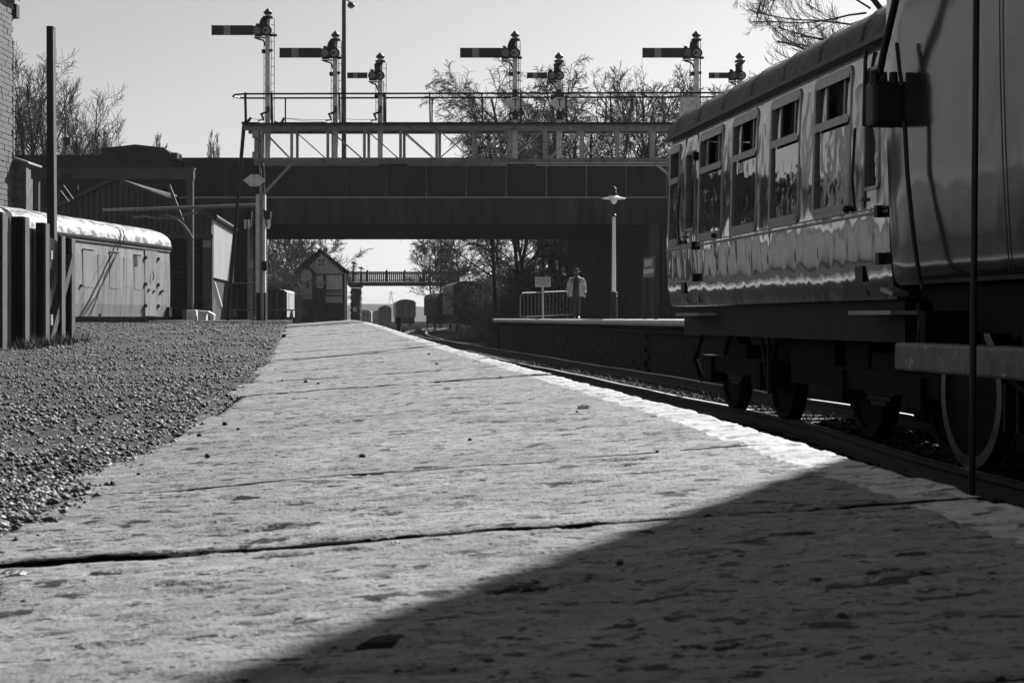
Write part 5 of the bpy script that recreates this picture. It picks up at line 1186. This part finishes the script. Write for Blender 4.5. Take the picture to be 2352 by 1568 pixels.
CF_ = {
 'spread': dict(H=15, n=[7, 6, 5, 4], k=[3, 2, 3], ang=[(25, 50), (25, 50), (25, 50)], ratio=[.62, .45, .42], wig=[.05, .12, .16, .2], up=[.05, .10, .08, .05], start=[.25, .15, .1], rr=.55, rmin=.016, thick=2, r0=.22),
 'birch': dict(H=15, n=[7, 6, 6, 5], k=[3, 3, 3], ang=[(25, 45), (25, 55), (20, 60)], ratio=[.40, .42, .45], wig=[.04, .10, .15, .18], up=[.05, .03, -.05, -.16], start=[.22, .1, .1], rr=.5, rmin=.016, thick=2, r0=.15),
 'poplar': dict(H=16, n=[8, 6, 5, 3], k=[4, 2, 2], ang=[(15, 28), (12, 30), (15, 35)], ratio=[.34, .4, .45], wig=[.03, .06, .1, .1], up=[.05, .16, .12, .1], start=[.1, .1, .1], rr=.5, rmin=.024, thick=2, r0=.16),
 'alder': dict(H=14, n=[8, 6, 5, 4], k=[3, 2, 3], ang=[(35, 60), (30, 55), (30, 60)], ratio=[.36, .45, .42], wig=[.05, .10, .14, .2], up=[.06, .06, .05, .04], start=[.15, .12, .1], rr=.5, rmin=.016, thick=2, r0=.17),
 'thicket': dict(H=7, n=[6, 5, 5, 4], k=[3, 3, 2], ang=[(25, 60), (30, 65), (30, 70)], ratio=[.55, .45, .42], wig=[.14, .2, .25, .25], up=[.02, .02, 0, -.02], start=[.05, .05, .05], rr=.55, rmin=.016, thick=1, r0=.09)}
TREE = {}
def proto(style, seed, far=False):
    cfg = CF_[style]; out = ([], []); rg = random.Random(seed)
    if style == 'thicket':
        for _ in range(5): grow(rg, Vector((rg.uniform(-.8, .8), rg.uniform(-.8, .8), 0)), Vector((rg.gauss(0, .5), rg.gauss(0, .5), 1)).normalized(), cfg['H']*rg.uniform(.5, .9), cfg['r0'], 0, cfg, out)
    else: grow(rg, Vector((0, 0, -.3)), Vector((rg.gauss(0, .04), rg.gauss(0, .04), 1)), cfg['H'], cfg['r0'], 0, cfg, out)
    a = segmesh('trunk', M['bark'], out[0], 6); b = segmesh('crown', M['twig'], out[1], 3)
    zmax = max(s[1][2] for s in out[1]); res = (a.data, b.data, zmax); bpy.data.objects.remove(a); bpy.data.objects.remove(b)
    return res
CF_['spread_far'] = dict(CF_['spread'], rmin=.045, k=[3, 2, 3], up=[.05, .05, .04, .03])
for st_, sds in (('spread', (1, 2)), ('spread_far', (31, 32)), ('birch', (3, 4)), ('poplar', (5,)), ('alder', (6, 7)), ('thicket', (8, 9))): TREE[st_] = [proto(st_, s) for s in sds]
tcount = [0]
def tree(style, var, x, ytop, Z, label, group, cat='tree', zg=None, wide=1., rz=None):
    tcount[0] += 1; tm, cm, zm = TREE[style][var % len(TREE[style])]
    X = (x-1176)*Z/F; zg = RZ-.3 if zg is None else zg; s = (zy(ytop, Z)-zg)/zm
    o = thing('bare_tree' if cat == 'tree' else 'thicket', label, cat, (X, Z, zg), tcount[0]*2.1 if rz is None else rz, group); o.scale = (s*wide, s*wide, s)
    link('trunk', tm, o); link('crown', cm, o); return o
gL = 'bare trees behind the left end of the bridge'; gR = 'bare trees behind the right half of the gantry'; gU = 'trees seen under the bridge'
tree('spread', 0, 68, 86, 112, 'tallest bare tree, close beside the stone building', gL, wide=1.)
tree('spread', 1, 128, 128, 116, 'bare tree directly behind the tall rail post', gL, wide=.95)
tree('alder', 0, 100, 150, 120, 'thin bare tree between the stone building and the tall rail post', gL)
tree('spread', 0, 196, 172, 113, 'rounded bare tree right of the tall rail post', gL, wide=1.)
tree('spread', 1, 240, 232, 118, 'lowest leaning bare tree at the right end of the left group', gL, wide=.9)
tree('poplar', 0, 285, 300, 175, 'small far treetop above the pedimented pier', 'small far treetops over the parapet')
tree('poplar', 0, 318, 304, 178, 'small far treetop right of the pedimented pier top', 'small far treetops over the parapet', wide=.8)
tree('poplar', 0, 496, 292, 165, 'slim lone treetop above the parapet left of the gantry', 'small far treetops over the parapet', wide=.62)
R_ = [('birch', 0, 1142, 182, 110, 'drooping birch at the left end of the right-hand trees'), ('birch', 1, 1196, 120, 112, 'tall birch behind the first T diamond signal'), ('birch', 0, 1172, 205, 108, 'low birch just left of the first T diamond signal'),
      ('birch', 1, 1250, 215, 111, 'low birch between the two T diamond signals'), ('birch', 0, 1322, 136, 114, 'birch just right of the short T diamond signal'), ('alder', 0, 1362, 215, 109, 'low bare tree right of the T diamond signals'), ('alder', 1, 1412, 152, 112, 'bushy bare tree midway between T signals and coach'),
      ('alder', 0, 1462, 172, 115, 'bare tree left of the coach end'), ('spread', 1, 1512, 148, 110, 'upright bare tree just left of the signal over the coach'), ('alder', 1, 1562, 148, 113, 'upright bare tree behind the relay cabinet'), ('spread', 0, 1640, 162, 111, 'bare tree between the two signals over the coach roof'), ('alder', 0, 1480, 262, 106, 'low bare tree at the far right of the girder'), ('alder', 1, 1290, 262, 107, 'low bare tree filling the girder under the short T signal'), ('birch', 0, 1215, 268, 105, 'low birch filling the girder under the long T signal')]
for st_, v_, x_, y_, Z_, lb in R_: tree(st_, v_, x_, y_, Z_, lb, gR, wide=1.15)
U_ = [('spread', 0, 640, 468, 165, 'broad bare tree left of the signal box'), ('spread', 1, 690, 500, 185, 'bare tree directly behind the signal box'), ('alder', 0, 607, 500, 150, 'bare tree close to the gantry post under the bridge'), ('spread', 1, 735, 522, 210, 'bare tree whose branches reach right of the signal box gable'),
      ('spread', 0, 1012, 495, 185, 'wide bare tree above the slatted footbridge'), ('spread', 1, 1000, 520, 205, 'outermost bare tree over the footbridge, nearest the open sky'), ('alder', 1, 1050, 500, 170, 'bare tree at the right end of the footbridge'), ('alder', 0, 1140, 480, 165, 'bare tree on the bank right of the planked goods van'),
      ('birch', 0, 1160, 470, 140, 'fine-twigged tree left of the notice board'), ('birch', 1, 1215, 470, 128, 'fine-twigged tree directly behind the notice board'), ('alder', 1, 1275, 480, 118, 'bare tree close to the ribbed bridge wall')]
for st_, v_, x_, y_, Z_, lb in U_:
    X = (x_-1176)*Z_/F; t_ = X-bankR(Z_); zg = RZ-.3+7.5*smooth(t_/11) if t_ > 0 else RZ-.3
    tree(st_+'_far' if st_ == 'spread' else st_, v_, x_, y_, Z_, lb, gU, zg=zg-.1, wide=1.25 if st_ == 'spread' else 1.)
B_L = ['at the foot of the fine-twigged tree', 'left of the notice post', 'behind the notice', 'between notice and ribbed wall', 'beside the ribbed wall', 'high on the bank over the goods van', 'at the top of the bank left of the notice', 'on the bank behind the barrier', 'low on the bank below the barrier', 'at the foot of the bank by the platform ramp']
for i, (x_, y_, Z_) in enumerate(((1172, 640, 132), (1165, 610, 122), (1210, 600, 114), (1255, 590, 108), (1292, 600, 103), (1155, 570, 160), (1190, 560, 138), (1235, 640, 102), (1185, 670, 106), (1165, 700, 108))):
    X = (x_-1176)*Z_/F; t_ = X-bankR(Z_); zg = RZ-.3+7.5*smooth(max(0, t_)/11)
    tree('thicket', i, x_, y_, Z_, 'tangled thicket '+B_L[i], 'thickets on the embankment', 'thicket', zg=zg-.2, wide=1.3)
for i, (x_, y_, Z_, lb) in enumerate(((615, 640, 135, 'dark thicket just right of the gantry post'), (650, 630, 160, 'dark thicket left of the signal box porch'), (632, 600, 152, 'tall dark thicket above the van left of the signal box'), (665, 590, 165, 'tall dark thicket by the signal box eaves'), (605, 590, 138, 'tall dark thicket seen through the crowd barrier'))):
    tree('thicket', i, x_, y_, Z_, lb, 'thickets left of the signal box', 'thicket', wide=1.5)
# ivy and bramble leaves over the bank, too many to count
rv = np.random.default_rng(12); N_ = 46000; vs = np.zeros((N_, 4, 3)); 
Zb = 93+60*rv.random(N_)**1.3; tb_ = 1.5+17*rv.random(N_); Xb = .6-.025*(Zb-92)+tb_
sm01 = lambda t: np.clip(t, 0, 1)**2*(3-2*np.clip(t, 0, 1))
hb = np.abs(rv.normal(0, 1, N_))*1.7*(.4+.6*np.sin(Xb*1.1+np.sin(Zb*.5))**2); zb_ = RZ-.3+7.5*sm01(tb_/11)+hb
u = rv.normal(0, 1, (N_, 3)); u /= np.linalg.norm(u, axis=1)[:, None]; w = np.cross(u, rv.normal(0, 1, (N_, 3))); w /= np.linalg.norm(w, axis=1)[:, None]; sz = (.035+.05*rv.random(N_))[:, None]
c_ = np.stack([Xb, Zb, zb_], -1)
for k, (a, b) in enumerate(((-1, 0), (0, -.6), (1, 0), (0, .6))): vs[:, k] = c_+(u*a+w*b)*sz
tag(raw('ivy_undergrowth', M['leaf'], vs.reshape(-1, 3), np.arange(N_*4).reshape(-1, 4)), 'glossy ivy and bramble leaves covering the bank', 'undergrowth', kind='stuff')
# leaning trunk with an arching limb beside the ribbed wall
lt = thing('leaning_tree', 'dark leaning trunk with an arching limb beside the ribbed wall', 'tree', P(1285, 705, 98), 0, gU)
q = lambda x, y, d=0: P(x, y, 98+d)
MB().tube([q(1288, 720), q(1282, 690), q(1276, 655), q(1270, 630), q(1266, 600), q(1275, 560), q(1280, 530)], [.42, .36, .3, .26, .2, .15, .1], 8).build('trunk', M['bark'], lt, smooth=True)
out = ([], []); rg = random.Random(77)
MB().tube([q(1310, 660), q(1305, 625), q(1295, 600), q(1275, 592), q(1250, 588), q(1228, 590), q(1212, 605)], [.2, .18, .15, .12, .1, .08, .05], 7).build('limb', M['bark'], lt, smooth=True)
MB().tube([q(1312, 640), q(1300, 600), q(1275, 570), q(1258, 562), q(1238, 572), q(1225, 592)], [.22, .2, .15, .11, .08, .05], 7).build('limb', M['bark'], lt, smooth=True)
for a in ((1266, 600), (1228, 590), (1275, 592), (1258, 562), (1238, 572), (1280, 540)): grow(rg, ORG[lt.name] @ q(*a), Vector((rg.gauss(0, 1), rg.gauss(0, .6), .5)).normalized(), 2.2, .04, 1, CF_['birch'], out)
segmesh('crown', M['twig'], out[0]+out[1], 3, lt)

# ------------------------------------------------------------------ ash tree behind the coach, its twigs hanging into the top right corner
AZ = 33.; at_ = thing('ash_tree', 'leafless ash tree behind the coaches, twigs hanging into the top right', 'tree', (P(2215, 0, AZ).x, AZ, RZ-.3))
q = lambda x, y, d=0: P(x, y, AZ+d)
cfgA = dict(H=4, n=[7, 6, 4], k=[2, 2], ang=[(28, 55), (25, 55)], ratio=[.34, .42], wig=[.08, .10, .14], up=[.02, .14, .22], start=[.1, .15], rr=.5, rmin=.0042, thick=1, r0=.05)
cfgD = dict(cfgA, up=[-.10, -.16, .18], wig=[.07, .09, .12])
tk = MB(); tk.tube([q(2215, 1000), q(2190, 500), q(2140, 150), q(2080, -150), q(2010, -420), q(1940, -700)], [.26, .22, .17, .13, .09, .05], 8)
tk.tube([q(2140, 150), q(2030, 30), q(1960, -60), q(1900, -200)], [.09, .06, .045, .02], 6)
tk.tube([q(2165, 320), q(2060, 190), q(1960, 110), q(1880, 90)], [.09, .055, .035, .02], 6)
tk.tube([q(2080, -150), q(1960, -190), q(1850, -150), q(1790, -110)], [.09, .05, .03, .02], 6); tk.build('trunk', M['bark'], at_, smooth=True)
out = ([], []); rg = random.Random(21); I = ORG[at_.name]
def limb(x, y, dx, dy, L, c, r=.022, dd=0.): grow(rg, I @ q(x, y, dd), Vector((dx, rg.gauss(0, .15), dy)).normalized(), L, r, 0, c, out)
for x, y, dx, dy, L, c in ((1990, 60, -1, .15, 2.3, cfgA), (2000, 20, -.9, .5, 2.4, cfgA), (2010, 130, -1, .05, 1.9, cfgA), (2020, 150, -1, -.15, 2.5, cfgA), (1960, 110, -1, -.1, 1.6, cfgA), (2000, 0, -.6, .8, 1.8, cfgA), (2030, 190, -1, .05, 2.3, cfgA), (1900, 92, -1, .25, 1.0, cfgA),
                           (1860, -150, -.7, -.7, 1.9, cfgD), (1820, -120, -.6, -.7, 1.7, cfgD), (1790, -110, -.9, -.35, 1.3, cfgD), (1880, -150, -.2, -1, 1.25, cfgD), (1780, -120, -.5, -.6, 1.2, cfgD), (1840, -150, -.3, -.9, 1.6, cfgD)): limb(x, y, dx, dy, L, c)
for x, y, dx, dy, L in ((1990, 30, -1, -.22, 2.3), (1985, 62, -1, -.33, 2.0), (1965, 80, -1, -.28, 1.9), (2000, 100, -1, -.35, 2.1)): limb(x, y, dx, dy, L, cfgA)
segmesh('crown', M['twig'], out[0]+out[1], 4, at_)

# ------------------------------------------------------------------ person walking on the far platform
wz = 61.2; pp = thing('person', 'person in a pale banded jacket and brimmed hat walking on the far platform', 'person', (P(1324, 0, wz).x, wz, OPZ+.005), -.18)
V = []; E = []; Rr = []
def jv(p, r, par=None):
    V.append(p); Rr.append(r)
    if par is not None: E.append((par, len(V)-1))
    return len(V)-1
pel = jv((0, 0, .96), .15); sp_ = jv((0, 0, 1.15), .14, pel); ch_ = jv((0, .01, 1.36), .16, sp_); nk = jv((0, 0, 1.50), .06, ch_); hb_ = jv((0, -.015, 1.58), .075, nk); jv((0, -.01, 1.70), .095, hb_); 
jv((0, -.11, 1.615), .016, hb_)
for s in (-1, 1):
    sh_ = jv((s*.17, .01, 1.42), .07, ch_); el = jv((s*.27, .03, 1.16), .05, sh_); wr = jv((s*.29, -.03, .93), .032, el); pm_ = jv((s*.29, -.045, .86), .028, wr)
    for fx_, ln in ((-.027, .085), (-.009, .095), (.009, .09), (.026, .07)):
        f1 = jv((s*.29+s*.004, -.05+fx_, .82), .010, pm_); jv((s*.285, -.055+fx_, .82-ln*.8), .008, f1)
    t1 = jv((s*.265, -.075, .85), .011, pm_); jv((s*.255, -.09, .80), .009, t1)
    hp = jv((s*.095, 0, .90), .095, pel); kn = jv((s*.085, -.10 if s < 0 else .02, .50), .062, hp); an_ = jv((s*.06, -.12 if s < 0 else .16, .09), .042, kn); ft_ = jv((s*.07, -.22 if s < 0 else .05, .035), .036, an_); jv((s*.075, -.30 if s < 0 else -.03, .03), .03, ft_)
me = bpy.data.meshes.new('body'); me.from_pydata(V, E, []); bo = link('body', me, pp); me.materials.append(M['cloth'])
bo.modifiers.new('skin', 'SKIN')
for i, rv_ in enumerate(Rr): me.skin_vertices[0].data[i].radius = (rv_, rv_)
me.skin_vertices[0].data[0].use_root = True
ss = bo.modifiers.new('sub', 'SUBSURF'); ss.levels = 2; ss.render_levels = 2
def shell(rings, a0, a1, n, nm, m):
    q = MB(); rows = []
    for z, rx, ry, cy, cx in rings:
        rows.append([(cx+rx*math.sin(a0+(a1-a0)*i/n), cy-ry*math.cos(a0+(a1-a0)*i/n), z) for i in range(n+1)])
    q.grid(rows); o = q.build(nm, M[m], pp, world=False, fix=False, smooth='all'); s = o.modifiers.new('sol', 'SOLIDIFY'); s.thickness = .018; return o
jk = shell([(1.49, .085, .085, .02, 0), (1.47, .14, .12, .02, 0), (1.42, .215, .165, .02, 0), (1.3, .235, .185, .02, 0), (1.1, .245, .20, .02, 0), (.95, .27, .22, .02, 0), (.80, .285, .23, .02, 0)], math.radians(26), math.radians(334), 26, 'jacket', 'jacket')
shell([(1.53, .075, .075, .01, 0), (1.47, .10, .10, .01, 0)], math.radians(20), math.radians(340), 16, 'collar', 'jacket')
for s in (-1, 1):
    sl2 = MB().tube([(s*.16, .01, 1.435), (s*.235, .015, 1.35), (s*.275, .03, 1.16), (s*.30, -.01, 1.0), (s*.30, -.025, .93)], [.085, .088, .082, .07, .06], 12).build('sleeve', M['jacket'], pp, world=False, smooth=True)
    MB().tube([(s*.252, .02, 1.27), (s*.262, .025, 1.22)], [.09, .0885], 12, False).build('band', M['band'], sl2, world=False, smooth=True)
    MB().tube([(s*.302, -.012, 1.0), (s*.304, -.02, .95)], [.0725, .067], 12, False).build('band', M['band'], sl2, world=False, smooth=True)
    q = MB(); q.tube([(s*.29, -.045, .90), (s*.29, -.05, .85), (s*.29, -.05, .82)], [.036, .042, .034], 8)
    for fx_, ln in ((-.027, .075), (-.009, .085), (.009, .08), (.026, .06)): q.tube([(s*.29, -.05+fx_, .83), (s*.285, -.055+fx_, .83-ln*.6), (s*.275, -.06+fx_, .83-ln)], [.011, .010, .007], 6)
    q.tube([(s*.27, -.075, .87), (s*.26, -.09, .83), (s*.255, -.092, .80)], [.012, .011, .008], 6); q.build('hand', M['skin'], pp, world=False, smooth=True)
    MB().tube([(s*.14, -.13, 1.46), (s*.15, -.165, 1.38), (s*.155, -.175, 1.28)], .018, 6).build('bag_strap', M['cloth'], pp, world=False)
    q = MB(); y0 = -.12 if s < 0 else .16
    q.tube([(s*.06, y0+.04, .05), (s*.063, y0-.04, .055), (s*.07, y0-.12, .04), (s*.075, y0-.18, .03)], [.048, .05, .045, .028], 10); q.build('shoe', M['shoe'], pp, world=False, smooth=True)
hd = MB(); hd.lathe((0, -.012, 1.555), [(.03, -.02), (.055, 0), (.072, .04), (.08, .09), (.078, .14), (.06, .18), (.02, .2)], 16); hd = hd.build('head', M['skin'], pp, world=False, smooth=True)
MB().prism([(-.014, -.088, 1.605), (.014, -.088, 1.605), (0, -.085, 1.66), (0, -.112, 1.612)], (0, .012, 0)).build('nose', M['skin'], hd, world=False)
for s in (-1, 1):
    MB().lathe((s*.03, -.09, 1.655), [(.002, -.004), (.011, 0), (.011, .01)], 8, 'y').build('eye', M['inkletter'], hd, world=False)
    MB().lathe((s*.08, -.01, 1.63), [(.006, -.012), (.025, 0), (.006, .012)], 8, 'x').build('ear', M['skin'], hd, world=False)
MB().box((-.022, -.089, 1.587), (.022, -.08, 1.593)).build('mouth', M['cloth'], hd, world=False)
MB().lathe((0, .005, 1.60), [(.07, -.05), (.088, .0), (.09, .08), (.08, .1)], 14).build('hair', M['hair'], hd, world=False, smooth=True).scale = (1, 1, 1)
MB().lathe((.0, -.01, 1.70), [(.185, -.016), (.188, -.004), (.10, .012), (.098, .07), (.085, .10), (.04, .112), (.0, .10)], 22).build('hat', M['cloth'], pp, world=False, smooth=True)
ph = MB().box((.30, -.10, .74), (.325, -.06, .82)); tag(ph.add([], []).build('pale_card', M['white'], None), 'small pale card held low in the walking person\'s hand', 'card').location = Vector((P(1324, 0, wz).x+.305, wz-.10, OPZ+.775))

# ------------------------------------------------------------------ thin air that pales the distance
hm = bpy.data.materials.new('haze_air'); hm.use_nodes = True; hn = hm.node_tree; hn.nodes.clear()
ho = hn.nodes.new('ShaderNodeOutputMaterial'); pv_ = hn.nodes.new('ShaderNodeVolumePrincipled')
pv_.inputs['Color'].default_value = (.9, .9, .9, 1); pv_.inputs['Density'].default_value = .00014; pv_.inputs['Anisotropy'].default_value = .3
hn.links.new(pv_.outputs[0], ho.inputs['Volume'])
hzb = MB().box((-1600, -60, RZ-1.4), (1600, 2500, 42)).build('haze', hm); tag(hzb, 'thin pale haze over the whole scene', kind='stuff')
